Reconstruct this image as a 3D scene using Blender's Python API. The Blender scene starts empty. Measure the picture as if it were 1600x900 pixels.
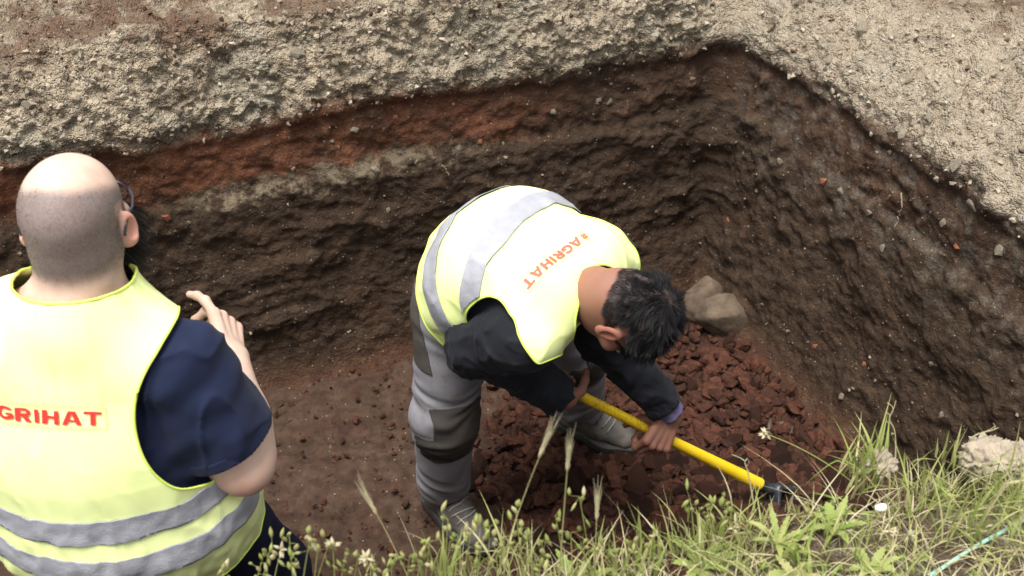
import bpy, bmesh, math, random
import numpy as np
from mathutils import Vector, Matrix
random.seed(7); rng = np.random.default_rng(7)
sc = bpy.context.scene
R_ = math.radians

# ------------------------------------------------------------------ camera
CAMZ, PITCH, FPX = 2.5, 38.0, 1778.0
cd = bpy.data.cameras.new('camera'); cam = bpy.data.objects.new('camera', cd)
sc.collection.objects.link(cam); sc.camera = cam
cam.location = (0, 0, CAMZ); cam.rotation_euler = (R_(90 - PITCH), 0, 0)
cd.sensor_width = 36; cd.lens = 36 * FPX / 1600; cd.clip_start = .05; cd.clip_end = 500
cd.dof.use_dof = True; cd.dof.focus_distance = 2.65; cd.dof.aperture_fstop = 5.0
# ------------------------------------------------------------------ light
SUN_EL, SUN_AZ = 76.0, 215.0         # azimuth the light comes from, degrees clockwise from +Y
w = bpy.data.worlds.new('World'); sc.world = w; w.use_nodes = True
nt = w.node_tree; bgn = nt.nodes['Background']
sky = nt.nodes.new('ShaderNodeTexSky'); sky.sky_type = 'NISHITA'; sky.sun_disc = False
sky.sun_elevation = R_(SUN_EL); sky.sun_rotation = R_(SUN_AZ)
sky.air_density = 1.0; sky.dust_density = 4.0; sky.ozone_density = 1.0
hs = nt.nodes.new('ShaderNodeHueSaturation'); hs.inputs['Saturation'].default_value = .15
nt.links.new(sky.outputs[0], hs.inputs['Color']); nt.links.new(hs.outputs[0], bgn.inputs['Color'])
bgn.inputs['Strength'].default_value = .13
sl = bpy.data.lights.new('sun', 'SUN'); sun = bpy.data.objects.new('sun', sl); sc.collection.objects.link(sun)
sl.energy = 2.7; sl.angle = R_(28); sl.color = (1, .965, .91)
sd = Vector((math.sin(R_(SUN_AZ)) * math.cos(R_(SUN_EL)), math.cos(R_(SUN_AZ)) * math.cos(R_(SUN_EL)), math.sin(R_(SUN_EL))))
sun.rotation_euler = sd.to_track_quat('Z', 'Y').to_euler(); sun.location = sd * 20
sc.view_settings.view_transform = 'Standard'; sc.view_settings.look = 'None'
sc.view_settings.gamma = 1; sc.view_settings.exposure = 0.85

# ------------------------------------------------------------------ helpers
V = lambda *a: np.array(a, float)
def nrm(v): v = np.asarray(v, float); return v / np.linalg.norm(v)
SP, CP = math.sin(R_(PITCH)), math.cos(R_(PITCH))
def ray(x, y):
    a, b = (x - 800) / FPX, (450 - y) / FPX
    return V(a, CP + b * SP, -SP + b * CP)
def atz(x, y, z):
    d = ray(x, y); t = (z - CAMZ) / d[2]; return V(0, 0, CAMZ) + d * t
def att(x, y, t): return V(0, 0, CAMZ) + ray(x, y) * t

_perm = np.random.default_rng(3).integers(0, 2**31, 4096)
def _h(i, j, k):
    return _perm[(i * 73 + _perm[(j * 157 + _perm[k & 4095]) & 4095]) & 4095]
_G = np.random.default_rng(5).normal(size=(256, 3)); _G /= np.linalg.norm(_G, axis=1)[:, None]
_G = _G.astype(np.float32)
def noise(P):
    P = np.asarray(P, np.float32); I = np.floor(P).astype(np.int64); f = P - I
    u = f * f * f * (f * (f * 6 - 15) + 10); out = 0
    for c in range(8):
        a, b, d = c & 1, (c >> 1) & 1, (c >> 2) & 1
        g = _G[_h(I[:, 0] + a, I[:, 1] + b, I[:, 2] + d) & 255]
        dt = g[:, 0] * (f[:, 0] - a) + g[:, 1] * (f[:, 1] - b) + g[:, 2] * (f[:, 2] - d)
        wx = u[:, 0] if a else 1 - u[:, 0]; wy = u[:, 1] if b else 1 - u[:, 1]; wz = u[:, 2] if d else 1 - u[:, 2]
        out = out + dt * wx * wy * wz
    return out * 1.4
def fbm(P, oct=3, gain=.5):
    s, a = 0, 1.0
    for o in range(oct): s = s + a * noise(P * 2.03**o + 11.7 * o); a *= gain
    return s
def worley(P):
    P = np.asarray(P, np.float32); I = np.floor(P).astype(np.int64); f1 = np.full(len(P), 9., np.float32); f2 = f1.copy()
    for dx in (-1, 0, 1):
        for dy in (-1, 0, 1):
            for dz in (-1, 0, 1):
                J = I + np.array([dx, dy, dz]); hsh = _h(J[:, 0], J[:, 1], J[:, 2])
                q = J + np.stack([(hsh & 1023), (hsh >> 10) & 1023, (hsh >> 20) & 1023], 1) / 1023.
                d = np.sqrt(((q - P)**2).sum(1)).astype(np.float32)
                f2 = np.minimum(f2, np.maximum(f1, d)); f1 = np.minimum(f1, d)
    return f1, f2
def rid(P): return np.clip(1 - np.abs(noise(P)) * 3.2, 0, 1)**2
def sstep(a, b, x):
    t = np.clip((x - a) / (b - a), 0, 1); return t * t * (3 - 2 * t)

def link(name, me, mat=None, parent=None):
    o = bpy.data.objects.new(name, me); sc.collection.objects.link(o)
    if mat is not None and me is not None and not me.materials: me.materials.append(mat)
    if parent is not None: o.parent = parent
    return o
def mesh_np(name, verts, faces, attrs=None, smooth=True):
    """faces: (n,4) or (n,3) array or list of such arrays"""
    if not isinstance(faces, list): faces = [faces]
    faces = [np.asarray(f) for f in faces if len(f)]
    me = bpy.data.meshes.new(name); me.vertices.add(len(verts))
    me.vertices.foreach_set('co', np.asarray(verts, np.float32).ravel())
    li = np.concatenate([f.ravel() for f in faces]); tot = np.concatenate([np.full(len(f), f.shape[1]) for f in faces])
    me.loops.add(len(li)); me.loops.foreach_set('vertex_index', li.astype(np.int32))
    me.polygons.add(len(tot)); me.polygons.foreach_set('loop_start', np.concatenate([[0], np.cumsum(tot)[:-1]]).astype(np.int32))
    me.polygons.foreach_set('loop_total', tot.astype(np.int32))
    me.polygons.foreach_set('use_smooth', np.full(len(tot), smooth))
    for k, a in (attrs or {}).items():
        at = me.attributes.new(k, 'FLOAT', 'POINT'); at.data.foreach_set('value', np.asarray(a, np.float32))
    me.update(); me.validate(); return me
def tag(o, label=None, cat=None, group=None, kind=None):
    for k, v in (('label', label), ('category', cat), ('group', group), ('kind', kind)):
        if v: o[k] = v
    return o
def empty(name, loc):
    o = bpy.data.objects.new(name, None); sc.collection.objects.link(o); o.location = tuple(loc); o.empty_display_size = .1; return o
def child(name, me, mat, root):      # mesh in world coordinates under an Empty
    o = link(name, me, mat, root); o.matrix_parent_inverse = Matrix.Translation(root.location).inverted(); return o

# ------------------------------------------------------------------ materials
class NT:
    def __init__(s, name):
        s.m = bpy.data.materials.new(name); s.m.use_nodes = True; s.t = s.m.node_tree; s.b = s.t.nodes['Principled BSDF']
    def n(s, typ, **kw):
        x = s.t.nodes.new('ShaderNode' + typ)
        for k, v in kw.items():
            if k in x.inputs.keys(): 
                if isinstance(v, bpy.types.NodeSocket): s.t.links.new(v, x.inputs[k])
                else: x.inputs[k].default_value = v
            else: setattr(x, k, v)
        return x
    def l(s, a, b): s.t.links.new(a, b)
    def coord(s): return s.n('TexCoord').outputs['Object']
    def noise(s, scale, detail=3, vec=None, rough=.55):
        x = s.n('TexNoise'); x.inputs['Scale'].default_value = scale; x.inputs['Detail'].default_value = detail; x.inputs['Roughness'].default_value = rough
        s.l(vec or s.coord(), x.inputs['Vector']); return x.outputs['Fac']
    def voro(s, scale, vec=None, feature='F1'):
        x = s.n('TexVoronoi', feature=feature); x.inputs['Scale'].default_value = scale; s.l(vec or s.coord(), x.inputs['Vector']); return x
    def math(s, op, a, b=0.0, c=None, clamp=False):
        x = s.n('Math', operation=op, use_clamp=clamp)
        for i, v in enumerate((a, b, c)):
            if v is None: continue
            if isinstance(v, bpy.types.NodeSocket): s.l(v, x.inputs[i])
            else: x.inputs[i].default_value = v
        return x.outputs[0]
    def ss(s, a, b, x):     # smoothstep
        q = s.n('MapRange', interpolation_type='SMOOTHSTEP'); q.inputs['From Min'].default_value = a; q.inputs['From Max'].default_value = b
        s.l(x, q.inputs['Value']); return q.outputs[0]
    def mix(s, f, a, b):
        x = s.n('Mix', data_type='RGBA')
        for i, v in ((0, f), (6, a), (7, b)):
            if isinstance(v, bpy.types.NodeSocket): s.l(v, x.inputs[i])
            else: x.inputs[i].default_value = v if i == 0 else (*v, 1) if len(v) == 3 else v
        return x.outputs[2]
    def attr(s, name): return s.n('Attribute', attribute_name=name).outputs['Fac']
    def ramp(s, f, stops):
        x = s.n('ValToRGB'); s.l(f, x.inputs[0]); e = x.color_ramp.elements
        while len(e) < len(stops): e.new(.5)
        for i, (p, c) in enumerate(stops): e[i].position = p; e[i].color = (*c, 1)
        return x.outputs[0]
    def bump(s, h, dist=.002, strength=1.0):
        x = s.n('Bump'); x.inputs['Distance'].default_value = dist; x.inputs['Strength'].default_value = strength
        s.l(h, x.inputs['Height']); s.l(x.outputs[0], s.b.inputs['Normal'])
    def out(s, col, rough=.8, spec=.3, **kw):
        if isinstance(col, bpy.types.NodeSocket): s.l(col, s.b.inputs['Base Color'])
        else: s.b.inputs['Base Color'].default_value = (*col, 1)
        if isinstance(rough, bpy.types.NodeSocket): s.l(rough, s.b.inputs['Roughness'])
        else: s.b.inputs['Roughness'].default_value = rough
        s.b.inputs['Specular IOR Level'].default_value = spec
        for k, v in kw.items(): s.b.inputs[k.replace('_', ' ')].default_value = v
        return s.m

def m_strata():
    s = NT('soil_strata'); h = s.attr('strata'); red = s.attr('redness'); rt = s.attr('rightwall')
    n1 = s.noise(5, 5); n2 = s.noise(28, 5, rough=.65); n3 = s.noise(120, 4, rough=.7); n4 = s.noise(2.2, 3)
    hh = s.math('ADD', h, s.math('MULTIPLY', s.math('SUBTRACT', n2, .5), .10))
    hh = s.math('ADD', hh, s.math('MULTIPLY', s.math('SUBTRACT', n1, .5), .12))
    hh = s.math('ADD', hh, s.math('MULTIPLY', s.math('SUBTRACT', n3, .5), .07))
    dark = s.ramp(n2, [(.2, (.019, .011, .0062)), (.5, (.047, .028, .0165)), (.8, (.096, .061, .038))])
    dark = s.mix(s.ss(.5, .75, n1), dark, (.056, .029, .016))
    redc = s.ramp(n2, [(.2, (.050, .018, .009)), (.5, (.138, .050, .024)), (.8, (.22, .098, .052))])
    redc = s.mix(s.ss(.30, .58, s.math('ADD', s.math('MULTIPLY', n4, .6), s.math('MULTIPLY', s.noise(11, 5, rough=.65), .4))), dark, redc)
    tan = s.ramp(n2, [(.2, (.07, .05, .032)), (.8, (.26, .205, .135))])
    pale = s.ramp(n2, [(.2, (.155, .115, .076)), (.45, (.355, .283, .197)), (.8, (.53, .445, .325))])
    pale = s.mix(s.ss(.48, .66, n1), pale, s.ramp(n3, [(.3, (.22, .19, .137)), (.7, (.41, .365, .275))]))
    pale = s.mix(s.math('MULTIPLY', s.ss(.50, .66, s.noise(7, 5, rough=.7)), .7), pale, s.ramp(n3, [(.3, (.10, .072, .046)), (.7, (.24, .18, .12))]))
    pale = s.mix(s.ss(.55, .72, n4), pale, s.ramp(n2, [(.25, (.16, .115, .07)), (.75, (.36, .28, .19))]))
    vc = s.n('SeparateColor', Color=s.voro(34).outputs['Color']).outputs[0]; vd = s.n('SeparateColor', Color=s.voro(110).outputs['Color']).outputs[1]
    pale = s.mix(s.math('MULTIPLY', s.ss(.35, .95, vc), .55), pale, s.ramp(n3, [(.3, (.10, .08, .055)), (.7, (.20, .165, .12))])); pale = s.mix(s.math('MULTIPLY', s.ss(.6, .95, vd), .55), pale, (.43, .385, .30))
    pale = s.mix(s.math('MULTIPLY', rt, .55), pale, s.ramp(n2, [(.2, (.20, .155, .11)), (.5, (.36, .30, .225)), (.8, (.50, .44, .35))]))
    grey = s.mix(s.ss(.45, .62, s.noise(17, 6, rough=.7)), dark, s.ramp(n3, [(.3, (.05, .042, .034)), (.7, (.23, .20, .16))]))
    low = s.mix(s.math('MULTIPLY', s.math('MULTIPLY', rt, .6), s.ss(-.55, -.05, hh)), dark, grey)
    # deep reddish base
    low = s.mix(s.math('MULTIPLY', s.ss(-.78, -.90, hh), .35), low, redc)
    c = s.mix(s.math('MULTIPLY', s.ss(-.22, -.17, hh), red), low, redc)
    ltan = s.math('MULTIPLY', s.ss(-.27, -.225, hh), s.ss(-.17, -.205, hh)); ltan = s.math('MULTIPLY', s.math('MULTIPLY', ltan, s.attr('lens')), s.ss(.38, .55, s.noise(14, 5, rough=.7)))
    c = s.mix(ltan, c, tan)
    c = s.mix(s.ss(-.03, .04, hh), c, pale)
    top = s.math('MULTIPLY', s.ss(.17, .27, hh), s.ss(.41, .55, s.math('ADD', s.math('MULTIPLY', s.noise(4.3, 4), .7), s.math('MULTIPLY', s.noise(19, 4), .3))))
    c = s.mix(top, c, s.ramp(n2, [(.25, (.07, .04, .025)), (.75, (.20, .125, .08))]))
    c = s.mix(s.attr('near'), c, s.mix(s.ss(.45, .6, s.noise(6, 4)), s.ramp(n2, [(.25, (.045, .030, .019)), (.75, (.16, .115, .078))]), s.ramp(n2, [(.25, (.16, .125, .09)), (.75, (.40, .34, .265))])))
    # fine light grit
    vo = s.voro(95); sp = s.math('MULTIPLY', s.ss(.20, .12, vo.outputs['Distance']), s.ss(.80, .84, s.n('SeparateColor', Color=vo.outputs['Color']).outputs[0]))
    c = s.mix(s.math('MULTIPLY', sp, .8), c, (.40, .36, .29))
    c = s.mix(s.math('MULTIPLY', s.ss(.55, .75, n3), .35), c, s.mix(.5, c, (.02, .014, .01)))
    va, vb = s.voro(75).outputs['Distance'], s.voro(190).outputs['Distance']; pk = s.ss(-.03, .03, hh); hgt = s.math('ADD', s.math('MULTIPLY', n2, 1.0), s.math('MULTIPLY', n3, .55)); hgt = s.math('SUBTRACT', hgt, s.math('MULTIPLY', s.math('ADD', s.math('MULTIPLY', va, .9), s.math('MULTIPLY', vb, .6)), s.math('ADD', s.math('MULTIPLY', pk, .85), .14))); s.bump(hgt, .014, .95)
    return s.out(c, s.ramp(n2, [(.3, (.62,) * 3), (.7, (.95,) * 3)]), .25)
def m_floor():
    s = NT('pit_floor_soil'); n1 = s.noise(3.5, 4); n2 = s.noise(24, 5, rough=.65); n3 = s.noise(110, 4, rough=.7); red = s.attr('redness')
    br = s.ramp(n2, [(.25, (.025, .013, .008)), (.5, (.053, .030, .019)), (.8, (.098, .060, .040))])
    rd = s.ramp(n2, [(.25, (.016, .0068, .0042)), (.55, (.044, .0175, .011)), (.8, (.085, .036, .023))])
    f = s.math('ADD', red, s.math('MULTIPLY', s.ss(.52, .7, s.noise(9, 4)), .75), clamp=True)
    c = s.mix(f, br, rd)
    c = s.mix(s.attr('grit'), c, s.ramp(n2, [(.3, (.13, .10, .075)), (.7, (.36, .32, .26))]))
    vo = s.voro(80); sp = s.math('MULTIPLY', s.ss(.18, .1, vo.outputs['Distance']), s.ss(.86, .9, s.n('SeparateColor', Color=vo.outputs['Color']).outputs[0]))
    c = s.mix(sp, c, (.36, .31, .25))
    s.bump(s.math('ADD', n2, s.math('MULTIPLY', n3, .5)), .010, .9)
    return s.out(c, .85, .25)
def m_ground():
    s = NT('ground_soil'); n1 = s.noise(2.5, 4); n2 = s.noise(26, 5, rough=.68); n3 = s.noise(120, 4, rough=.7)
    pale = s.ramp(n2, [(.25, (.17, .13, .09)), (.5, (.32, .26, .19)), (.8, (.47, .40, .305))])
    br = s.ramp(n2, [(.25, (.075, .044, .027)), (.75, (.22, .145, .095))])
    c = s.mix(s.ss(.46, .58, s.math('ADD', s.math('MULTIPLY', n1, .6), s.math('MULTIPLY', s.noise(9, 4), .4))), pale, br)
    c = s.mix(s.attr('near'), c, s.mix(s.ss(.45, .6, s.noise(6, 4)), s.ramp(n2, [(.25, (.045, .030, .019)), (.75, (.16, .115, .078))]), s.ramp(n2, [(.25, (.16, .125, .09)), (.75, (.40, .34, .265))])))
    s.bump(s.math('SUBTRACT', s.math('ADD', n2, s.math('MULTIPLY', n3, .6)), s.math('ADD', s.math('MULTIPLY', s.voro(60).outputs['Distance'], .8), s.math('MULTIPLY', s.voro(170).outputs['Distance'], .6))), .010, .9)
    return s.out(c, .92, .2)
def m_simple(name, c1, c2, sc1=30, bump=.003, rough=.85, spec=.25, var=.0):
    s = NT(name); n = s.noise(sc1, 5, rough=.65); c = s.ramp(n, [(.25, c1), (.75, c2)])
    if var:
        r = s.n('ObjectInfo').outputs['Random']
        c = s.mix(s.math('MULTIPLY', r, var), c, tuple(x * .45 for x in c1))
    if bump: s.bump(n, bump, .9)
    return s.out(c, rough, spec)
def m_clod():
    s = NT('red_clod'); n = s.noise(45, 5, rough=.65); t = s.math('ADD', s.attr('tint'), s.math('MULTIPLY', s.n('ObjectInfo').outputs['Random'], s.attr('single')))
    c = s.mix(t, s.ramp(n, [(.25, (.018, .0082, .0054)), (.75, (.056, .0245, .0155))]), s.ramp(n, [(.25, (.046, .0165, .0097)), (.75, (.122, .048, .029))]))
    s.bump(s.math('ADD', n, s.math('MULTIPLY', s.noise(150, 3), .5)), .012, 1.0); return s.out(c, .9, .2)
def m_cloth(name, col, col2=None, scale=14, rough=.85, weave=900, bd=.0006, spec=.2, sheen=0.0):
    s = NT(name); n = s.noise(scale, 4); c = s.ramp(n, [(.3, col), (.7, col2 or tuple(x * 1.15 for x in col))])
    wv = s.noise(weave, 2); s.bump(wv, bd, .6); m = s.out(c, rough, spec)
    s.b.inputs['Sheen Weight'].default_value = sheen; return m
def m_trouser():
    s = NT('grey_work_trousers'); n = s.noise(7, 5, rough=.65); c = s.ramp(n, [(.3, (.21, .205, .225)), (.7, (.30, .295, .32))])
    z = s.n('SeparateXYZ', Vector=s.coord()).outputs[2]
    dirt = s.math('MULTIPLY', s.ss(.52, .68, s.noise(11, 5, rough=.7)), .55)
    c = s.mix(dirt, c, (.16, .115, .08)); s.bump(s.noise(700, 2), .0006, .6); return s.out(c, .88, .2)
def m_vest():
    s = NT('hi_vis_yellow'); n = s.noise(6, 4); c = s.ramp(n, [(.3, (.80, .90, .36)), (.7, (.85, .93, .44))])
    dirt = s.math('MULTIPLY', s.ss(.60, .76, s.noise(13, 6, rough=.72)), .10); c = s.mix(dirt, c, (.42, .42, .16))
    s.bump(s.noise(600, 2), .0005, .5); m = s.out(c, .6, .5); return m
def m_tape():
    s = NT('silver_reflective_tape'); n = s.noise(22, 4); c = s.ramp(n, [(.3, (.27, .275, .305)), (.7, (.36, .365, .40))])
    s.bump(s.math('ADD', s.noise(55, 3), s.math('MULTIPLY', s.voro(420).outputs['Distance'], .3)), .0022, .7); return s.out(c, .62, .3)
def m_skin(name, base, red, dark):
    s = NT(name); n = s.noise(30, 4); c = s.mix(s.ss(.35, .7, n), base, red)
    c = s.mix(s.attr('red'), c, tuple(x * y for x, y in zip(red, (1.0, .72, .68))))
    fine = s.ss(.38, .62, s.noise(520, 2)); st = s.attr('stubble')
    f = s.math('MULTIPLY', st, s.math('ADD', s.math('MULTIPLY', fine, .14), .82), clamp=True); c = s.mix(f, c, dark)
    s.bump(s.noise(260, 3), .0007, .5); m = s.out(c, .6, .35)
    s.b.inputs['Subsurface Weight'].default_value = .12; s.b.inputs['Subsurface Radius'].default_value = (.012, .005, .003); s.b.inputs['Subsurface Scale'].default_value = .5
    return m
def m_hair():
    s = NT('greying_black_hair'); t = s.attr('tint'); c = s.mix(s.ss(.6, 1.0, t), (.010, .009, .010), (.13, .12, .12)); return s.out(c, .5, .22)
def m_plant():
    s = NT('grass_and_weeds'); t = s.attr('tint'); n = s.noise(25, 3)
    c = s.ramp(t, [(0, (.12, .20, .036)), (.3, (.245, .325, .075)), (.6, (.41, .43, .15)), (.8, (.57, .50, .27)), (1, (.68, .60, .42))])
    c = s.mix(s.math('MULTIPLY', n, .35), c, (.13, .165, .04)); m = s.out(c, .6, .3)
    tr = s.n('BsdfTranslucent'); s.l(c, tr.inputs[0]); mx = s.n('MixShader'); mx.inputs[0].default_value = .3
    o = s.t.nodes['Material Output']; s.l(s.b.outputs[0], mx.inputs[1]); s.l(tr.outputs[0], mx.inputs[2]); s.l(mx.outputs[0], o.inputs[0]); return m
M = dict(strata=m_strata(), floor=m_floor(), ground=m_ground(), clod=m_clod(), vest=m_vest(), tape=m_tape(), trouser=m_trouser(), plant=m_plant(), hair=m_hair())
M['stone'] = m_simple('pale_stone', (.22, .18, .13), (.44, .38, .29), 40, .006, var=.2)
M['rock'] = m_simple('brown_rock', (.052, .036, .024), (.155, .115, .08), 26, .006)
M['lump'] = m_simple('pale_earth_lump', (.22, .175, .13), (.42, .36, .28), 30, .010)
M['brick'] = m_simple('orange_brick', (.26, .085, .04), (.42, .17, .09), 40, .004)
M['root'] = m_simple('dry_root', (.20, .15, .10), (.34, .27, .19), 60, 0)
M['navy'] = m_cloth('navy_cotton', (.0065, .0105, .032), (.011, .017, .046), sheen=.04)
M['navy2'] = m_cloth('dark_navy_trousers', (.008, .010, .026), (.014, .017, .038))
M['jacket'] = m_cloth('charcoal_sweatshirt', (.0065, .0075, .011), (.014, .015, .02), weave=420, bd=.0015, sheen=.03)
M['black'] = m_cloth('black_canvas', (.030, .030, .032), (.10, .088, .076), 7)
M['purple'] = m_cloth('purple_knit', (.10, .085, .16), (.15, .125, .22), weave=380, bd=.002)
M['bind'] = m_cloth('lime_binding', (.62, .78, .12), (.68, .82, .16), rough=.6)
M['red'] = m_cloth('red_print', (.52, .035, .03), rough=.6); M['redpale'] = m_cloth('worn_red_print', (.52, .12, .09), rough=.6); M['faint'] = m_cloth('faint_print_line', (.58, .61, .34), rough=.6)
M['olive'] = m_cloth('thin_print_line', (.42, .40, .10), rough=.6)
M['shoe'] = m_cloth('dusty_grey_leather', (.055, .05, .045), (.15, .135, .115), 16, .7, 300, .0012)
M['sole'] = m_cloth('dark_rubber', (.03, .03, .03), (.07, .065, .06), 20, .8)
M['skinA'] = m_skin('fair_skin', (.61, .445, .355), (.58, .385, .30), (.085, .078, .086))
M['skinB'] = m_skin('weathered_skin', (.25, .13, .092), (.28, .115, .075), (.03, .027, .027))
M['nail'] = m_simple('finger_nail', (.50, .33, .27), (.56, .38, .31), 30, 0, .35)
M['beard'] = m_cloth('dark_beard', (.012, .010, .010), (.03, .024, .02), 60, .6)
M['eye'] = m_simple('eye_white', (.6, .58, .55), (.7, .68, .65), 20, 0, .2, .5); M['iris'] = m_simple('dark_iris', (.02, .012, .008), (.04, .025, .015), 50, 0, .15, .5)
def m_handle():
    s = NT('yellow_fibreglass'); n = s.noise(9, 4); c = s.ramp(n, [(.3, (.72, .47, .012)), (.7, (.82, .56, .02))])
    c = s.mix(s.math('MULTIPLY', s.ss(.50, .68, s.noise(26, 6, rough=.75)), .55), c, (.26, .15, .05)); s.bump(s.noise(80, 2), .0006, .4); return s.out(c, .38, .5)
M['handle'] = m_handle()
def m_steel():
    s = NT('dark_tool_steel'); n = s.noise(28, 5, rough=.7); c = s.ramp(n, [(.3, (.018, .022, .028)), (.7, (.07, .08, .09))]); s.bump(n, .001, .5)
    return s.out(c, .45, .5, Metallic=.5)
M['steel'] = m_steel()
M['glass'] = m_simple('spectacle_frame', (.015, .012, .02), (.03, .025, .035), 30, 0, .3, .5)
M['cord'] = m_simple('teal_cord', (.22, .42, .38), (.36, .58, .52), 60, .001, .6)

# ================================================================== THE PIT
def chaikin(P, it=3):
    P = np.asarray(P, float)
    for _ in range(it):
        Q = np.roll(P, -1, 0); P = np.stack([.75 * P + .25 * Q, .25 * P + .75 * Q], 1).reshape(-1, 2)
    return P
NEAR = [(-3.4, .70), (-1.2, .97), (-.4, 1.07), (.05, 1.10), (.26, 1.17), (.43, 1.245), (.57, 1.30), (.9, 1.34), (1.3, 1.40)]
LOOP = NEAR + [(1.43, 1.60), (1.06, 2.44), (.72, 3.12), (.680, 3.205), (.662, 3.243), (.625, 3.230), (.54, 3.20), (-.85, 2.70), (-3.4, 1.85)]
cv = chaikin(LOOP, 4)
seg = np.linalg.norm(np.roll(cv, -1, 0) - cv, axis=1); cum = np.concatenate([[0], np.cumsum(seg)]); cvc = np.vstack([cv, cv[:1]])
# variable sampling: fine where the back and right walls are in view
ss_ = [0.]
while ss_[-1] < cum[-1]:
    p = np.array([np.interp(ss_[-1], cum, cvc[:, i]) for i in (0, 1)])
    far = p[1] > 1.55 + .1 * (p[0] < 0); step = .0065 if (far and p[0] > -1.75) else (.02 if p[0] > -1.8 else .08)
    ss_.append(ss_[-1] + step)
ss_ = np.array(ss_[:-1]); B = np.stack([np.interp(ss_, cum, cvc[:, i]) for i in (0, 1)], 1)
T = np.roll(B, -3, 0) - np.roll(B, 3, 0); T /= np.linalg.norm(T, axis=1)[:, None]; Nn = np.stack([T[:, 1], -T[:, 0]], 1)
for _ in range(6): Nn = (np.roll(Nn, 1, 0) + Nn + np.roll(Nn, -1, 0)); Nn /= np.linalg.norm(Nn, axis=1)[:, None]
near = sstep(1.66, 1.40, B[:, 1]) * (B[:, 0] > -3) + (B[:, 0] <= -3) * sstep(1.4, 1.1, B[:, 1]); near = np.clip(near, 0, 1)
right = (1 - near) * sstep(.55, .80, B[:, 0])
zb = .90 + .03 * noise(np.stack([ss_ * 1.7, ss_ * 0, ss_ * 0], 1)); zt = 1.15 * (1 - near) + 1.03 * near + .03 * right
run = .10 * (1 - near) * (1 - right) + .42 * right + .03 * near
n1, n2 = 165, 70
og = np.concatenate([np.arange(1, 90) * .009, .81 + np.cumsum(.012 * 1.13 ** np.arange(52))]); n3 = len(og)
rows = []; strata = []
ctr = np.array([-.2, 2.2]); rad = B - ctr; rad /= np.linalg.norm(rad, axis=1)[:, None]
for i in range(n1):
    u = i / (n1 - 1); z = u * zb - .03 * (1 - u); o = (.07 * u - .10 * (1 - u)**9) * (1 - near) + right * .05 * u
    rows.append((o, z))
for i in range(1, n2 + 1):
    u = i / n2; o = .07 * (1 - near) + right * .05 + run * (.25 * u + .75 * u**1.6 if True else u); z = zb + (zt - zb) * (u ** (.9)); rows.append((o, z))
o_e, z_e = rows[-1]
for d in og:
    rise = (1 - near) * (.10 * (1 - right) + .10 * right) * sstep(0, .9, np.full_like(ss_, d)) + near * .02 * sstep(0, .5, np.full_like(ss_, d))
    rows.append((o_e + d, z_e + rise))
nr, ns = len(rows), len(ss_)
Pw = np.zeros((nr, ns, 3)); St = np.zeros((nr, ns))
for r, (o, z) in enumerate(rows):
    o = np.broadcast_to(o, ns); k = sstep(.3, 1.2, o)[:, None]; dr = Nn * (1 - k) + rad * k; dr /= np.linalg.norm(dr, axis=1)[:, None]
    Pw[r, :, :2] = B + dr * o[:, None]; Pw[r, :, 2] = z; St[r] = z - zb
# base normals
du = np.gradient(Pw, axis=0); dv = np.gradient(Pw, axis=1); Nw = np.cross(dv, du); Nw /= np.linalg.norm(Nw, axis=2)[:, :, None] + 1e-9
flip = np.sign((Nw * np.concatenate([-Nn, np.full((ns, 1), .7)], 1)[None]).sum(2)); Nw *= flip[:, :, None]
Pf = Pw.reshape(-1, 3); stf = St.reshape(-1); nf = np.broadcast_to(near, (nr, ns)).reshape(-1); rf = np.broadcast_to(right, (nr, ns)).reshape(-1)
sf = np.broadcast_to(ss_, (nr, ns)).reshape(-1)
fine = (nf < .5) & (np.linalg.norm(Pf[:, :2] - np.array([-.1, 2.6]), axis=1) < 2.4)
D = np.zeros(len(Pf)); Q = Pf[fine]; st = stf[fine]; q_s = sf[fine]; q_r = rf[fine]
large = .022 * fbm(Q * 2.6, 2)
wp = .35 * np.stack([noise(Q * 3.1), noise(Q * 3.1 + 9), noise(Q * 3.1 + 21)], 1)
ang = 1.5 * noise(Q * 1.3 + 40)
s_c = ss_[np.argmin(np.linalg.norm(B - np.array([.66, 3.235]), axis=1))]; q_s = q_s - s_c
sa = wp * 3 + np.stack([q_s * 3.2 + Q[:, 2] * (2.0 - 4.5 * q_r), Q[:, 2] * 13 - q_s * (1.6 - 9 * q_r) + ang * 2, q_s * 0 + 3.3], 1)
gouge = 1 - np.abs(noise(sa)) * 2.2; gouge2 = noise(sa * 2.3 + 7); k1_, k2_ = worley(sa * V(.75, .42, 1) + 31)
wdark = sstep(.0, -.10, st); wpale = sstep(-.04, .03, st)
wq = .022 * np.stack([fbm(Q * 16 + 3 * k, 2) for k in range(3)], 1); f1, f2 = worley((Q + wq * 1.6) * V(17, 17, 21)); g1, g2 = worley((Q + wq) * 52 + 5); pat = np.clip(.5 + 1.5 * noise(Q * 5 + 17), 0, 1)
lump = (.5 - f1); lumpf = (.5 - g1)
D[fine] = large + wdark * (.030 * k1_ * k1_ + (.007 * gouge + .006 * gouge2) * np.clip(.55 + 1.1 * noise(Q * 2.2 + 60), .1, 1.3) + .011 * fbm(Q * 14, 3, .65)) * sstep(.0, .14, Q[:, 2] - .01) \
    + wpale * (.003 * lump + .007 * np.minimum(f2 - f1, .5) * pat + .007 * np.minimum(g2 - g1, .4) + .030 * fbm(Q * 4 + wq * 20, 3, .5) + .016 * rid(Q * V(4, 4, 7) + wq * 40 + 50) * pat + .010 * fbm(Q * 13, 2) + .005 * noise(Q * 48) * (1 - .5 * pat) + .004 * noise(Q * 95) - .008) + (1 - wpale) * (.008 * lumpf * (1 - .5 * wdark)) \
    + .020 * sstep(.05, -.02, np.abs(st + .01) - .03) * fbm(Q * 12, 2)
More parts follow.
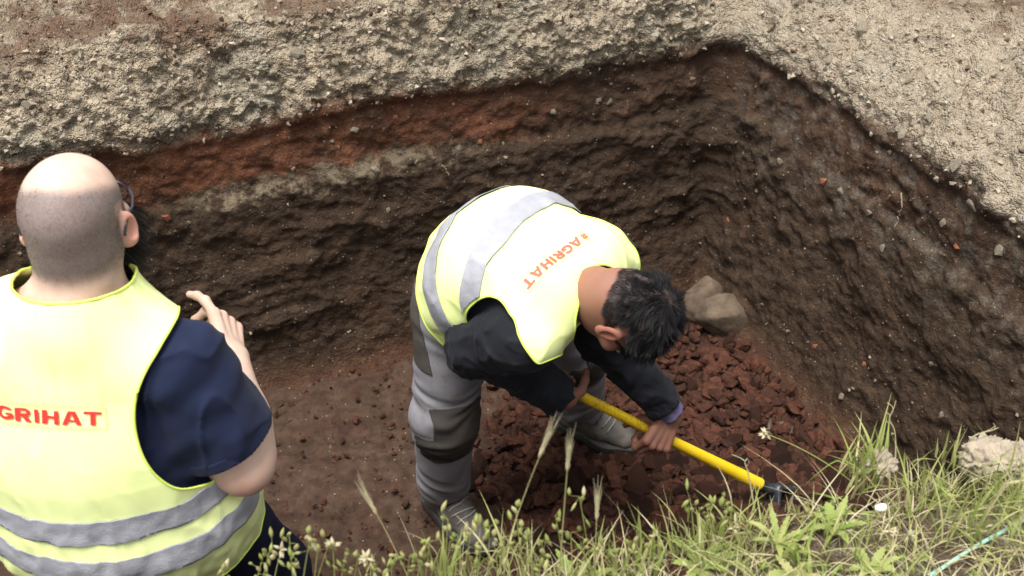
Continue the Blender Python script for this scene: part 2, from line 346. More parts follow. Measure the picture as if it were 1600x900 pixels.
# overhang shelf between pale and dark
D[fine] += .018 * sstep(-.06, .02, st) * (1 - q_r * .5) - .016 * sstep(-.24, -.2, st) * sstep(-.02, -.06, st)
ff = ~fine; D[ff] = .02 * fbm(Pf[ff] * 5, 2)
Pf2 = Pf + Nw.reshape(-1, 3) * D[:, None]
# a niche cut under the overhang beside the corner on the back wall
G = np.arange(nr * ns).reshape(nr, ns); Gn = np.roll(G, -1, 1)
def strip(r0, r1):
    a, b, c, d = G[r0:r1 - 1], Gn[r0:r1 - 1], Gn[r0 + 1:r1], G[r0 + 1:r1]; return np.stack([a, b, c, d], -1).reshape(-1, 4)
def submesh(name, verts, faces, attrs):
    u, inv = np.unique(faces, return_inverse=True); return mesh_np(name, verts[u], inv.reshape(faces.shape), {k: a[u] for k, a in attrs.items()})
px_ = Pf[:, 0]
redness = np.clip(sstep(.42, -.2, px_) * (1 - rf), .12, 1); lens = sstep(-1.0, -.85, px_) * sstep(.05, -.45, px_) * (1 - rf)
att_ = dict(strata=stf, redness=redness, rightwall=rf, lens=lens, near=nf * sstep(.9, 1.0, Pf[:, 2]))
wall = link('pit_wall', submesh('pit_wall', Pf2, strip(0, n1 + n2), att_), M['strata'])
tag(wall, 'dug pit wall of dark and red soil under a pale crumbly layer', 'soil wall', kind='structure')
ground = link('ground', submesh('ground', Pf2, strip(n1 + n2 - 1, nr), att_), M['strata'])
tag(ground, 'pale crumbly ground around the pit', 'ground', kind='structure')

# ---- floor
TOOL_TIP = att(1187, 757, 3.0)
def floor_h(P2):
    P3 = np.concatenate([P2, np.zeros((len(P2), 1))], 1); x, y = P2[:, 0], P2[:, 1]
    m = np.exp(-(((x - .42) / .55)**2 + ((y - 2.05) / .55)**2)); m2 = np.exp(-(((x - .70) / .26)**2 + ((y - 1.85) / .33)**2))
    flat = 1 - .85 * np.exp(-(((x + .19) / .16)**2 + ((y - 2.13) / .17)**2)) ; flat2 = 1 - .9 * np.exp(-(((x - .29) / .17)**2 + ((y - 2.44) / .12)**2))
    return (.03 * m + .17 * m2) * flat * flat2 + .018 * fbm(P3 * 3, 2) * flat * flat2
def redmask(x, y):
    return sstep(-.16, .08, x + .05 * np.sin(y * 9)) * sstep(1.12, .9, x - .0)
gx = np.concatenate([np.arange(-3.6, -1.3, .06), np.arange(-1.3, 1.6, .0085)]); gy = np.concatenate([np.arange(.6, 1.7, .05), np.arange(1.7, 3.5, .0085)])
X, Y = np.meshgrid(gx, gy, indexing='ij'); F2 = np.stack([X.ravel(), Y.ravel()], 1); F3 = np.concatenate([F2, np.zeros((len(F2), 1))], 1)
rm = redmask(F2[:, 0], F2[:, 1]); w1, w2 = worley(F3 * 19); v1, v2 = worley(F3 * 45 + 3)
fz = floor_h(F2) + rm * (.018 * (.5 - w1)) + (.001 + .009 * rm) * (.5 - v1) + .013 * fbm(F3 * 8, 5, .68) + (1 - rm) * .012 * np.clip(noise(F3 * 5 + 31), 0, 1)
grit = np.exp(-(((F2[:, 0] - .80) / .13)**2 + ((F2[:, 1] - 2.28) / .22)**2)) * .9 * sstep(-.3, .3, noise(F3 * 14))
FG = np.arange(len(F2)).reshape(X.shape)
pf = link('pit_floor', mesh_np('pit_floor', np.concatenate([F2, fz[:, None]], 1), np.stack([FG[:-1, :-1], FG[1:, :-1], FG[1:, 1:], FG[:-1, 1:]], -1).reshape(-1, 4),
          dict(redness=rm * .9, grit=grit)), M['floor'])
tag(pf, 'red brown earth floor of the dug pit', 'pit floor', kind='structure')

# ---- stones, bricks in the walls; clods on the floor
def hull_mesh(name, n, seed, sx=1, sy=1, sz=1, subdiv=0, attrs=None, flat=True):
    r = np.random.default_rng(seed); p = r.normal(size=(n, 3)); p /= np.linalg.norm(p, axis=1)[:, None]; p *= r.uniform(.72, 1.08, (n, 1))
    p = np.clip(p, -.82, .82) / .82 if seed % 2 else p
    bm = bmesh.new()
    for q in p * [sx, sy, sz]: bm.verts.new(q)
    g = bmesh.ops.convex_hull(bm, input=bm.verts)
    bmesh.ops.delete(bm, geom=[v for v in bm.verts if not v.link_faces], context='VERTS')
    if subdiv:
        bmesh.ops.bevel(bm, geom=list(bm.edges), offset=.10, segments=1, affect='EDGES')
    me = bpy.data.meshes.new(name); bm.to_mesh(me); bm.free(); me.polygons.foreach_set('use_smooth', [not flat] * len(me.polygons))
    for k, v in (attrs or {}).items():
        at = me.attributes.new(k, 'FLOAT', 'POINT'); at.data.foreach_set('value', [v] * len(me.vertices))
    return me
clod_me = [hull_mesh('soil_clod', 22, 20 + i, 1, rng.uniform(.65, .95), rng.uniform(.55, .8), attrs=dict(tint=0., single=1.), flat=True) for i in range(9)]
for m_ in clod_me: m_.materials.append(M['clod'])
cand = []
tries = 0
while len(cand) < 7200 and tries < 120000:
    tries += 1
    x, y = rng.uniform(-.22, 1.15), rng.uniform(1.38, 3.12)
    dens = redmask(np.array([x]), np.array([y]))[0] * sstep(3.15, 2.75, np.array([y + .25 * max(0, x - .6) * 0]))[0]
    if rng.random() > dens: continue
    if x > 1.0 + (3.2 - y) * -.0 and y > 2.3: continue
    if x > .62 + (3.23 - y) * .43: continue
    if math.hypot((x + .17) / .13, (y - 2.12) / .15) < 1 or math.hypot((x - .29) / .15, (y - 2.44) / .085) < 1: continue
    if abs(x - .60) < .16 and 2.5 < y < 3.05 and rng.random() < .25: continue
    s = .0045 + .028 * rng.random()**2.9 + .012 * rng.random() * (y < 2.35) + (.026 * rng.random() if rng.random() < .022 else 0)
    cand.append((s, x, y))
for _ in range(2600):
    x, y = rng.uniform(-1.25, -.02), rng.uniform(1.5, 2.95)
    if y < 2.62 + .346 * (x + .85) + .1: cand.append((.0022 + .010 * rng.random()**5, x, y))
cand.sort(reverse=True); cz = floor_h(np.array([(c[1], c[2]) for c in cand]))
sv, sf_, sti = [], [], []; cnt = 0
for i, (s, x, y) in enumerate(cand):
    me = clod_me[int(rng.integers(9))]; rot = Matrix.Rotation(rng.uniform(0, 6.3), 4, 'Z') @ Matrix.Rotation(rng.normal() * .5, 4, 'X') @ Matrix.Rotation(rng.normal() * .5, 4, 'Y')
    z = cz[i] + s * rng.uniform(.15, .65) + (.02 * rng.random() if rng.random() < .3 else 0)
    mt = Matrix.Translation((x, y, z)) @ rot @ Matrix.Diagonal((s * rng.uniform(.9, 1.4), s, s, 1))
    if i < 300:
        o = link('soil_clod', me, None, pf); o.matrix_local = mt
    else:
        co = np.array([tuple(mt @ v.co) for v in me.vertices]); sv.append(co); sti.append(np.full(len(co), rng.random()))
        for p in me.polygons: sf_.append([k + cnt for k in p.vertices])
        cnt += len(co)
tri = np.array([f for f in sf_ if len(f) == 3])
cs = link('small_soil_clods', mesh_np('small_soil_clods', np.concatenate(sv), tri, dict(tint=np.concatenate(sti), single=np.zeros(cnt)), smooth=False), M['clod'], pf); tag(cs, kind='stuff')

def wall_point(px, py):          # point of the displaced wall or ground under a pixel of the photograph
    d = ray(px, py); rel = WV - V(0, 0, CAMZ); t = rel @ d / (d @ d); off = np.linalg.norm(rel - t[:, None] * d, axis=1)
    ok = np.where(off < .012)[0]
    if len(ok) == 0: return WV[np.argmin(off)], WN[np.argmin(off)]
    k = ok[np.argmin(t[ok])]; return WV[k], WN[k]
WV = Pf2[fine]; WN = Nw.reshape(-1, 3)[fine]
stone_me = [hull_mesh('stone', 15, 60 + i, 1, rng.uniform(.6, .9), rng.uniform(.45, .7), flat=True) for i in range(6)]
for m_ in stone_me: m_.materials.append(M['stone'])
def embed(name, me, px, py, w, sink=.62, asp=1.0, rz=None):
    p, n = wall_point(px, py); t = np.linalg.norm(p - V(0, 0, CAMZ)); r = w * t / FPX / 2
    o = link(name, me, None, wall); q = Vector(n).to_track_quat('Z', 'Y').to_matrix().to_4x4() @ Matrix.Rotation(rng.uniform(0, 6.3) if rz is None else rz, 4, 'Z')
    o.matrix_local = Matrix.Translation(Vector(p + n * r * (.6 - sink))) @ q @ Matrix.Diagonal((r * asp, r, r * .8, 1)); return o
for px, py, wd in [(467, 82, 34), (660, 105, 16), (558, 207, 18), (590, 267, 20), (408, 298, 15), (277, 174, 16), (460, 270, 13), (866, 180, 14), (958, 160, 16), (934, 161, 14),
                   (655, 257, 12), (722, 232, 13), (477, 170, 12), (1022, 67, 12), (1085, 127, 13), (1345, 40, 24), (1145, 46, 18), (1404, 205, 26), (1490, 258, 24), (1450, 178, 20),
                   (1385, 240, 16), (1290, 92, 20), (1245, 118, 14), (1466, 348, 18), (1508, 40, 16), (1585, 85, 14), (1355, 330, 16), (1375, 390, 14), (1308, 300, 16), (1215, 250, 14),
                   (1328, 608, 9), (1450, 570, 14), (1465, 645, 15), (1310, 618, 12), (1510, 320, 22), (1555, 395, 20), (230, 60, 14), (120, 150, 14), (350, 120, 14), (40, 170, 16),
                   (610, 330, 12), (700, 90, 16), (800, 60, 14), (880, 50, 16), (960, 40, 14), (300, 350, 10), (520, 100, 12), (1205, 95, 18), (1560, 200, 24), (1420, 120, 20)]:
    embed('stone', stone_me[int(rng.integers(6))], px, py, wd)
bk = hull_mesh('brick_fragment', 14, 81, 1, .7, .5, subdiv=0); bk.materials.append(M['brick'])
for px, py, wd in [(1281, 286, 20), (262, 345, 18), (1487, 385, 14), (1133, 346, 14), (1270, 546, 13), (1345, 570, 12), (755, 222, 12), (622, 185, 12)]: embed('brick_fragment', bk, px, py, wd * .85, .5)

def rock(name, label, c, r, seed, mat, cat='rock', crumb=.0):
    bm = bmesh.new(); bmesh.ops.create_icosphere(bm, subdivisions=5, radius=1)
    co = np.array([v.co for v in bm.verts]); co = co * (1 + (.22 if crumb else .12) * fbm(co * 1.1 + seed, 2, .4) + .05 * noise(co * 6 + seed))[:, None]
    co = np.sign(co) * np.abs(co)**(.85 if crumb else .7)
    c1, c2 = worley(co * 3.2 + seed); co = co * (1 + (.025 + crumb) * fbm(co * 4 + seed, 3, .6) - crumb * .9 * (.5 - np.minimum(c2 - c1, .5)) + .02 * noise(co * 18))[:, None]
    for v, q in zip(bm.verts, co * np.array(r)): v.co = q
    me = bpy.data.meshes.new(name); bm.to_mesh(me); bm.free(); me.polygons.foreach_set('use_smooth', [True] * len(me.polygons))
    o = link(name, me, mat); o.location = tuple(c); o.rotation_euler = (rng.normal() * .15, rng.normal() * .15, seed); tag(o, label, cat); return o
def boulder(label, c, r, seed, rot):
    bm = bmesh.new(); g = np.random.default_rng(seed); pp = g.normal(size=(20, 3)); pp /= np.linalg.norm(pp, axis=1)[:, None]
    for v in pp * np.array(r) * g.uniform(.85, 1.1, (20, 1)): bm.verts.new(v)
    bmesh.ops.convex_hull(bm, input=bm.verts); bmesh.ops.delete(bm, geom=[v for v in bm.verts if not v.link_faces], context='VERTS')
    bmesh.ops.subdivide_edges(bm, edges=list(bm.edges), cuts=7, use_grid_fill=True)
    for _ in range(3): bmesh.ops.smooth_vert(bm, verts=bm.verts, factor=.5, use_axis_x=True, use_axis_y=True, use_axis_z=True)
    co = np.array([tuple(v.co) for v in bm.verts]); co = co * (1 + .035 * fbm(co * 22 + seed, 3, .6) + .012 * noise(co * 90))[:, None]
    for v, k in zip(bm.verts, co): v.co = k
    me = bpy.data.meshes.new('boulder'); bm.to_mesh(me); bm.free(); me.polygons.foreach_set('use_smooth', [True] * len(me.polygons))
    o = link('boulder', me, M['rock']); o.location = tuple(c); o.rotation_euler = rot; tag(o, label, 'rock')
boulder('smaller upright brown boulder wedged in the pit corner', atz(1096, 470, .08), (.075, .085, .10), 4, (.2, .5, .3)); boulder('larger flat brown boulder at the foot of the right pit wall', atz(1150, 497, .05), (.185, .105, .09), 9, (.1, .15, -.55))
# hanging roots on the right wall
def tube_mesh(name, pts, rad, sides=5, attrs=None, cap=True):
    pts = np.asarray(pts, float); n = len(pts); rad = np.broadcast_to(rad, n); t = np.gradient(pts, axis=0); t /= np.linalg.norm(t, axis=1)[:, None] + 1e-12
    ref = np.tile(V(.13, .31, .94), (n, 1)); ref[np.abs((t * ref).sum(1)) > .97] = V(1, 0, 0); u = np.cross(t, ref); u /= np.linalg.norm(u, axis=1)[:, None]; v = np.cross(t, u)
    a = np.arange(sides) / sides * 2 * np.pi
    P = (pts[:, None] + rad[:, None, None] * (np.cos(a)[None, :, None] * u[:, None] + np.sin(a)[None, :, None] * v[:, None])).reshape(-1, 3)
    I = np.arange(n * sides).reshape(n, sides); J = np.roll(I, -1, 1)
    F = np.stack([I[:-1], J[:-1], J[1:], I[1:]], -1).reshape(-1, 4); caps = []
    if cap:
        P = np.vstack([P, pts[0], pts[-1]]); k = n * sides
        caps = [np.array([[I[0, j], k, J[0, j]] for j in range(sides)] + [[I[-1, j], J[-1, j], k + 1] for j in range(sides)])]
    return P, [F] + caps
for pix in ([(1408, 302), (1411, 318), (1404, 338), (1399, 356)], [(690, 258), (697, 266), (703, 275)]):
    pts = []
    for k, (x, y) in enumerate(pix):
        p, n = wall_point(x, y); t = ray(x, y); d = np.linalg.norm(p - V(0, 0, CAMZ)) / np.linalg.norm(t); pts.append(V(0, 0, CAMZ) + t * (d - .012))
    pts = np.array(pts); tt = np.linspace(0, len(pts) - 1, 14); pts = np.stack([np.interp(tt, range(len(pts)), pts[:, i]) for i in range(3)], 1) + rng.normal(size=(14, 3)) * .0018
    P, F = tube_mesh('root', pts, np.linspace(.0028, .0012, 14)); link('root', mesh_np('root', P, F), M['root'], wall)

# ---- loose crumbs on the bank and gravel bits in the cut face (too many and small to count)
def m_crumb():
    s = NT('soil_crumb'); n = s.noise(60, 4); t = s.attr('tint'); c = s.mix(t, s.ramp(n, [(.3, (.035, .021, .013)), (.7, (.11, .068, .042))]), s.ramp(n, [(.3, (.24, .195, .14)), (.7, (.46, .40, .31))])); s.bump(n, .004, .8); return s.out(c, .92, .2)
M['crumb'] = m_crumb()
def crumbs(name, idx, size, tint, parent):
    vs, fs, ts, n = [], [], [], 0
    base_ = [(np.array([tuple(v.co) for v in m.vertices]), np.array([list(f.vertices) for f in m.polygons if len(f.vertices) == 3])) for m in crumb_me]
    for k, s, t in zip(idx, size, tint):
        v, f = base_[int(rng.integers(len(base_)))]; a = rng.uniform(0, 6.283); ca, sa_ = math.cos(a), math.sin(a); v = v[:, [0, 1, 2]] if rng.random() < .5 else v[:, [1, 2, 0]]
        v = np.stack([v[:, 0] * ca - v[:, 1] * sa_, v[:, 0] * sa_ + v[:, 1] * ca, v[:, 2]], 1) * s + WV[k] + WN[k] * s * .25 + V(0, 0, .0)
        vs.append(v); fs.append(f + n); ts.append(np.full(len(v), t)); n += len(v)
    o = link(name, mesh_np(name, np.concatenate(vs), np.concatenate(fs), dict(tint=np.concatenate(ts)), smooth=False), M['crumb'], parent); tag(o, kind='stuff')
crumb_me = [hull_mesh('crumb', 12, 120 + i, 1, .8, .65) for i in range(5)]
st_f = stf[fine]; vis = (WV[:, 1] > 1.5) & (WV[:, 0] > -1.6)
flatg = np.where(vis & (st_f > .10))[0]; bank = np.where(vis & (st_f > -.03) & (st_f < .26))[0]; face = np.where(vis & (st_f < -.02) & (st_f > -.85))[0]
i1_ = rng.choice(flatg, 4200); crumbs('loose_crumbs', i1_, .0022 + .011 * rng.random(4200)**4, np.clip(.5 + .5 * noise(WV[i1_] * 3.3 + 70) * 2.2 + .3 * rng.normal(size=4200), 0, 1), ground)
i1_ = rng.choice(bank, 3600); crumbs('bank_crumbs', i1_, .0022 + .011 * rng.random(3600)**4, np.clip(.75 + .3 * rng.normal(size=3600), 0, 1), wall)
face = face[noise(WV[face] * 6 + 90) > .0]; i1_ = rng.choice(face, 1500); crumbs('gravel_bits', i1_, .0016 + .007 * rng.random(1500)**5, np.clip(.18 + .33 * rng.normal(size=1500), 0, .9), wall)
# ================================================================== SDF MODELLING
def smin(a, b, k):
    h = np.clip(.5 + .5 * (b - a) / k, 0, 1); return b * (1 - h) + a * h - k * h * (1 - h)
def cone(P, a, b, ra, rb):
    a, b = np.asarray(a, float), np.asarray(b, float); ab = b - a; t = np.clip((P - a) @ ab / (ab @ ab), 0, 1)
    return np.linalg.norm(P - a - t[:, None] * ab, axis=1) - (ra + (rb - ra) * t)
def chain(P, pts, rad, k=.02):
    d = None
    for i in range(len(pts) - 1):
        e = cone(P, pts[i], pts[i + 1], rad[i], rad[i + 1]); d = e if d is None else smin(d, e, k)
    return d
def ell(P, c, r, ax=None):
    q = P - np.asarray(c, float)
    if ax is not None: q = q @ np.asarray(ax).T
    r = np.asarray(r, float); k0 = np.linalg.norm(q / r, axis=1); k1 = np.linalg.norm(q / (r * r), axis=1) + 1e-9; return k0 * (k0 - 1) / k1
def econe(P, a, b, Rv, ra, rb):      # tapered capsule with elliptical section (half width along Rv, half depth)
    a, b = np.asarray(a, float), np.asarray(b, float); L = np.linalg.norm(b - a); A = (b - a) / L; Rp = nrm(Rv - (Rv @ A) * A); Dp = np.cross(A, Rp)
    q = P - a; s = q @ A; t = np.clip(s / L, 0, 1); W = ra[0] + (rb[0] - ra[0]) * t; Dd = ra[1] + (rb[1] - ra[1]) * t
    x, y, z = q @ Rp, q @ Dp, s - t * L; m = np.minimum(W, Dd)
    k0 = np.sqrt((x / W)**2 + (y / Dd)**2 + (z / m)**2); k1 = np.sqrt((x / W**2)**2 + (y / Dd**2)**2 + (z / m**2)**2) + 1e-9
    return k0 * (k0 - 1) / k1
def extract(sdf, lo, hi, h):
    lo, hi = np.asarray(lo, float), np.asarray(hi, float); Bk = 8; nb = np.ceil((hi - lo) / (h * Bk)).astype(int); n = nb * Bk + 1
    bc = np.stack(np.meshgrid(*[lo[i] + (np.arange(nb[i]) + .5) * Bk * h for i in range(3)], indexing='ij'), -1).reshape(-1, 3)
    db = sdf(bc); Vv = np.ones(n, np.float32)
    VB = np.repeat(np.repeat(np.repeat(db.reshape(nb), Bk, 0), Bk, 1), Bk, 2); Vv[:-1, :-1, :-1] = VB; del VB
    act = np.where(np.abs(db) < Bk * h * 1.35)[0]; bi = np.stack(np.unravel_index(act, nb), 1) * Bk
    loc = np.stack(np.meshgrid(*[np.arange(Bk + 1)] * 3, indexing='ij'), -1).reshape(-1, 3)
    for c0 in range(0, len(bi), 600):
        ii = (bi[c0:c0 + 600, None] + loc[None]).reshape(-1, 3); Vv[ii[:, 0], ii[:, 1], ii[:, 2]] = sdf(lo + ii * h)
    ins = Vv < 0; cnt = np.zeros(n - 1, np.int8)
    for dx in (0, 1):
        for dy in (0, 1):
            for dz in (0, 1): cnt += ins[dx:n[0] - 1 + dx, dy:n[1] - 1 + dy, dz:n[2] - 1 + dz]
    C = np.argwhere((cnt > 0) & (cnt < 8)); cid = np.full(n - 1, -1, np.int64); cid[C[:, 0], C[:, 1], C[:, 2]] = np.arange(len(C))
    acc = np.zeros((len(C), 3)); num = np.zeros(len(C))
    for ax in range(3):
        o1, o2 = [i for i in range(3) if i != ax]
        for e in ((0, 0), (0, 1), (1, 0), (1, 1)):
            a = C.copy(); a[:, o1] += e[0]; a[:, o2] += e[1]; b = a.copy(); b[:, ax] += 1
            va, vb = Vv[a[:, 0], a[:, 1], a[:, 2]], Vv[b[:, 0], b[:, 1], b[:, 2]]; cr = (va < 0) != (vb < 0)
            t = np.where(cr, va / np.where(cr, va - vb, 1), 0); p = a.astype(float); p[:, ax] += t; acc[cr] += p[cr]; num[cr] += 1
    Vt = lo + acc / num[:, None] * h; quads = []
    for ax in range(3):
        o1, o2 = (ax + 1) % 3, (ax + 2) % 3; sl0 = [slice(None)] * 3; sl1 = [slice(None)] * 3; sl0[ax] = slice(0, -1); sl1[ax] = slice(1, None)
        A, Bb = ins[tuple(sl0)], ins[tuple(sl1)]; E = np.argwhere(A != Bb)
        E = E[(E[:, o1] > 0) & (E[:, o2] > 0) & (E[:, o1] < n[o1] - 1) & (E[:, o2] < n[o2] - 1)]; s = A[E[:, 0], E[:, 1], E[:, 2]]
        q = []
        for da, dbb in ((-1, -1), (0, -1), (0, 0), (-1, 0)):
            c = E.copy(); c[:, o1] += da; c[:, o2] += dbb; q.append(cid[c[:, 0], c[:, 1], c[:, 2]])
        q = np.stack(q, 1); q[~s] = q[~s][:, ::-1]; quads.append(q)
    Fq = np.concatenate(quads); Fq = Fq[(Fq >= 0).all(1)]; return newton(sdf, Vt, 1), Fq
def grad(f, P, e=.0008):
    d = f(P); g = np.stack([f(P + e * np.eye(3)[i]) - d for i in range(3)], 1) / e; return d, g
def newton(f, P, it=1):
    for _ in range(it):
        d, g = grad(f, P); st = d[:, None] * g / (np.maximum((g * g).sum(1), .25)[:, None]); P = P - np.clip(st, -.004, .004)
    return P
def cut(Vt, Fq, g, f=None):       # keep the part where g < 0, border verts pulled on to g = 0
    gv = g(Vt); Fq = Fq[(gv[Fq] < 0).any(1)]; u, inv = np.unique(Fq, return_inverse=True); Vt = Vt[u]; Fq = inv.reshape(-1, 4)
    for _ in range(3):
        d, gr = grad(g, Vt); m = d > 0; st = d[:, None] * gr / (np.maximum((gr * gr).sum(1), .2)[:, None]); Vt = Vt - np.where(m[:, None], np.clip(st, -.006, .006), 0)
        if f is not None: Vt[m] = newton(f, Vt[m], 1)
    return Vt, Fq
def cloth(name, f, lo, hi, h, g, mat, root, thick=.003):
    Vt, Fq = extract(f, lo, hi, h); Vt, Fq = cut(Vt, Fq, g, f); o = child(name, mesh_np(name, Vt, Fq), mat, root)
    if thick: md = o.modifiers.new('thickness', 'SOLIDIFY'); md.thickness = thick; md.offset = -1
    return o
def binding(o, mat, root, r=.0032, lift=.0005):
    me = o.data; n = len(me.vertices); co = np.zeros(n * 3); me.vertices.foreach_get('co', co); co = co.reshape(-1, 3)
    F = np.zeros(len(me.loops), np.int32); me.loops.foreach_get('vertex_index', F); F = F.reshape(-1, 4); E = np.concatenate([F[:, [i, (i + 1) % 4]] for i in range(4)])
    key = np.sort(E, 1); _, inv, cnt = np.unique(key[:, 0].astype(np.int64) * n + key[:, 1], return_inverse=True, return_counts=True); Bd = E[cnt[inv] == 1]
    nxt = {}
    for a, c in Bd: nxt.setdefault(int(a), []).append(int(c))
    while nxt:
        s = next(iter(nxt)); loop = [s]; c = s
        while c in nxt and nxt[c]:
            d = nxt[c].pop()
            if not nxt[c]: del nxt[c]
            c = d
            if c == s: break
            loop.append(c)
        if len(loop) < 40: continue
        P = co[loop]
        for _ in range(8): P = (np.roll(P, 1, 0) + 2 * P + np.roll(P, -1, 0)) / 4
        P = P[::2]; P = np.vstack([P, P[:1]]); Pt, Ft = tube_mesh('vest_binding', P, r, 8, cap=False); child('vest_binding', mesh_np('vest_binding', Pt, Ft), mat, root)
def solid(name, f, lo, hi, h, mat, root, attrs=None):
    Vt, Fq = extract(f, lo, hi, h); return child(name, mesh_np(name, Vt, Fq, attrs(Vt) if attrs else None), mat, root)
def plane(P, p0, n): return (P - p0) @ nrm(n)
mx, mn = np.maximum, np.minimum

def head_sdf(c, F, U, s=1.0, nose=1.0, earout=.30):
    U = nrm(U); F = nrm(F - (F @ U) * U); Rr = np.cross(F, U); AX = np.stack([Rr, F, U])
    def loc(P): return (P - c) @ AX.T / s
    ears = []
    for sg in (1, -1):
        e_n = nrm(V(sg * math.cos(earout), -math.sin(earout) * 1.25, .05)); e_u = nrm(V(0, -.18, 1) - (V(0, -.18, 1) @ e_n) * e_n); ears.append((sg, np.stack([e_n, np.cross(e_u, e_n), e_u])))
    def f(P):
        q = loc(P)
        d = smin(ell(q, (0, -.016, .030), (.0765, .097, .083)), ell(q, (0, .026, -.028), (.0615, .066, .083)), .03)
        d = smin(d, ell(q, (0, .038, -.078), (.046, .048, .034)), .03)
        d = smin(d, ell(q, (0, -.055, -.03), (.058, .045, .05)), .03)
        d = smin(d, cone(q, V(0, .088, .004), V(0, .112 * nose, -.036), .0075, .0135), .014)
        d = smin(d, mn(cone(q, V(.013, .093, -.040), V(.010, .098, -.040), .009, .008), cone(q, V(-.013, .093, -.040), V(-.010, .098, -.040), .009, .008)), .008)
        d = smin(d, cone(q, V(-.036, .080, .016), V(.036, .080, .016), .010, .010), .018)
        for sg in (1, -1):
            d = -smin(-d, ell(q, (sg * .031, .104, -.003), (.017, .016, .011)), .012)
            d = smin(d, ell(q, (sg * .031, .0795, -.003), (.0125,) * 3), .003)
            d = smin(d, ell(q, (sg * .043, .068, -.028), (.022, .02, .02)), .02)
        d = smin(d, cone(q, V(-.020, .090, -.0625), V(.020, .090, -.0625), .006, .006), .008); d = smin(d, cone(q, V(-.018, .088, -.073), V(.018, .088, -.073), .0065, .0065), .008)
        for sg, ax in ears:
            ec = V(sg * .083, -.012, -.008); e = ell(q, ec, (.0078, .017, .029), ax); e = smin(e, ell(q, ec + V(0, .002, -.024), (.008, .012, .012), ax), .008)
            e = -smin(-e, ell(q, ec + ax[0] * .009 + V(0, .004, -.002), (.009, .011, .019), ax), .004)
            d = smin(d, e, .008)
        return d * s
    return f, loc, AX
def hand_segs(wrist, d, n, side, curls, thumb=(.5, .4), spread=.06, sc_=1.0):
    """capsules of a hand; d = finger direction, n = palm normal, side=+1 right hand"""
    d = nrm(d); n = nrm(n - (n @ d) * d); s = np.cross(d, n) * side; segs = []; tips = []; wrist = np.asarray(wrist, float)
    rot = lambda v, ang: nrm(v * math.cos(ang) + n2 * math.sin(ang))
    for i, (off, L) in enumerate(((.031, .92), (.0105, 1.0), (-.0105, .95), (-.030, .78))):
        b0 = wrist + s * off * .62 * sc_ + d * .012 * sc_; b1 = wrist + d * (.092 - .004 * abs(i - 1)) * sc_ + s * off * sc_
        segs.append((b0, b1, .0150 * sc_, .0118 * sc_)); a = 0; p = b1; dirb = nrm(d + s * spread * (1.5 - i) * .5)
        for j, ln in enumerate((.044, .027, .022)):
            a += curls[i][j]; v = dirb * math.cos(a) + n * math.sin(a); q = p + v * ln * L * sc_; r0 = (.0098, .0088, .0078, .0068)
            segs.append((p, q, r0[j] * sc_, r0[j + 1] * sc_)); p = q
        tips.append((p, v, nrm(np.cross(v, s)) ))
    t0 = wrist + d * .022 * sc_ + s * .022 * sc_ + n * .006; t1 = t0 + nrm(s * .75 + d * .62 + n * thumb[0]) * .044 * sc_; t2 = t1 + nrm(s * .25 + d * .8 + n * (thumb[0] + thumb[1])) * .034 * sc_
    t3 = t2 + nrm(d * .8 - s * .15 + n * (thumb[0] + thumb[1] * 1.6)) * .026 * sc_
    segs += [(t0, t1, .0155 * sc_, .0115 * sc_), (t1, t2, .0112 * sc_, .0098 * sc_), (t2, t3, .0098 * sc_, .0078 * sc_)]
    tips.append((t3, nrm(t3 - t2), -n)); return segs, tips
def segs_sdf(segs, k=.006, palm=4):
    def f(P):
        d = None
        for i, (a, b, r0, r1) in enumerate(segs):
            e = cone(P, a, b, r0, r1); d = e if d is None else smin(d, e, k)
        return d
    return f
def join_np(parts):
    vs, fs, n = [], [], 0
    at = {}
    for Vt, Fq, A in parts:
        vs.append(Vt); fs.append(Fq + n); n += len(Vt)
        for k in ('stubble', 'red'): at.setdefault(k, []).append(A.get(k, np.zeros(len(Vt))) if A else np.zeros(len(Vt)))
    return np.concatenate(vs), np.concatenate(fs), {k: np.concatenate(v) for k, v in at.items()}

def hit(f, px, py, t0=1.4):
    d = ray(px, py); t = t0
    for _ in range(200):
        s = f((V(0, 0, CAMZ) + d * t)[None])[0]; t += .7 * s
        if abs(s) < 1e-4: break
    return V(0, 0, CAMZ) + d * t
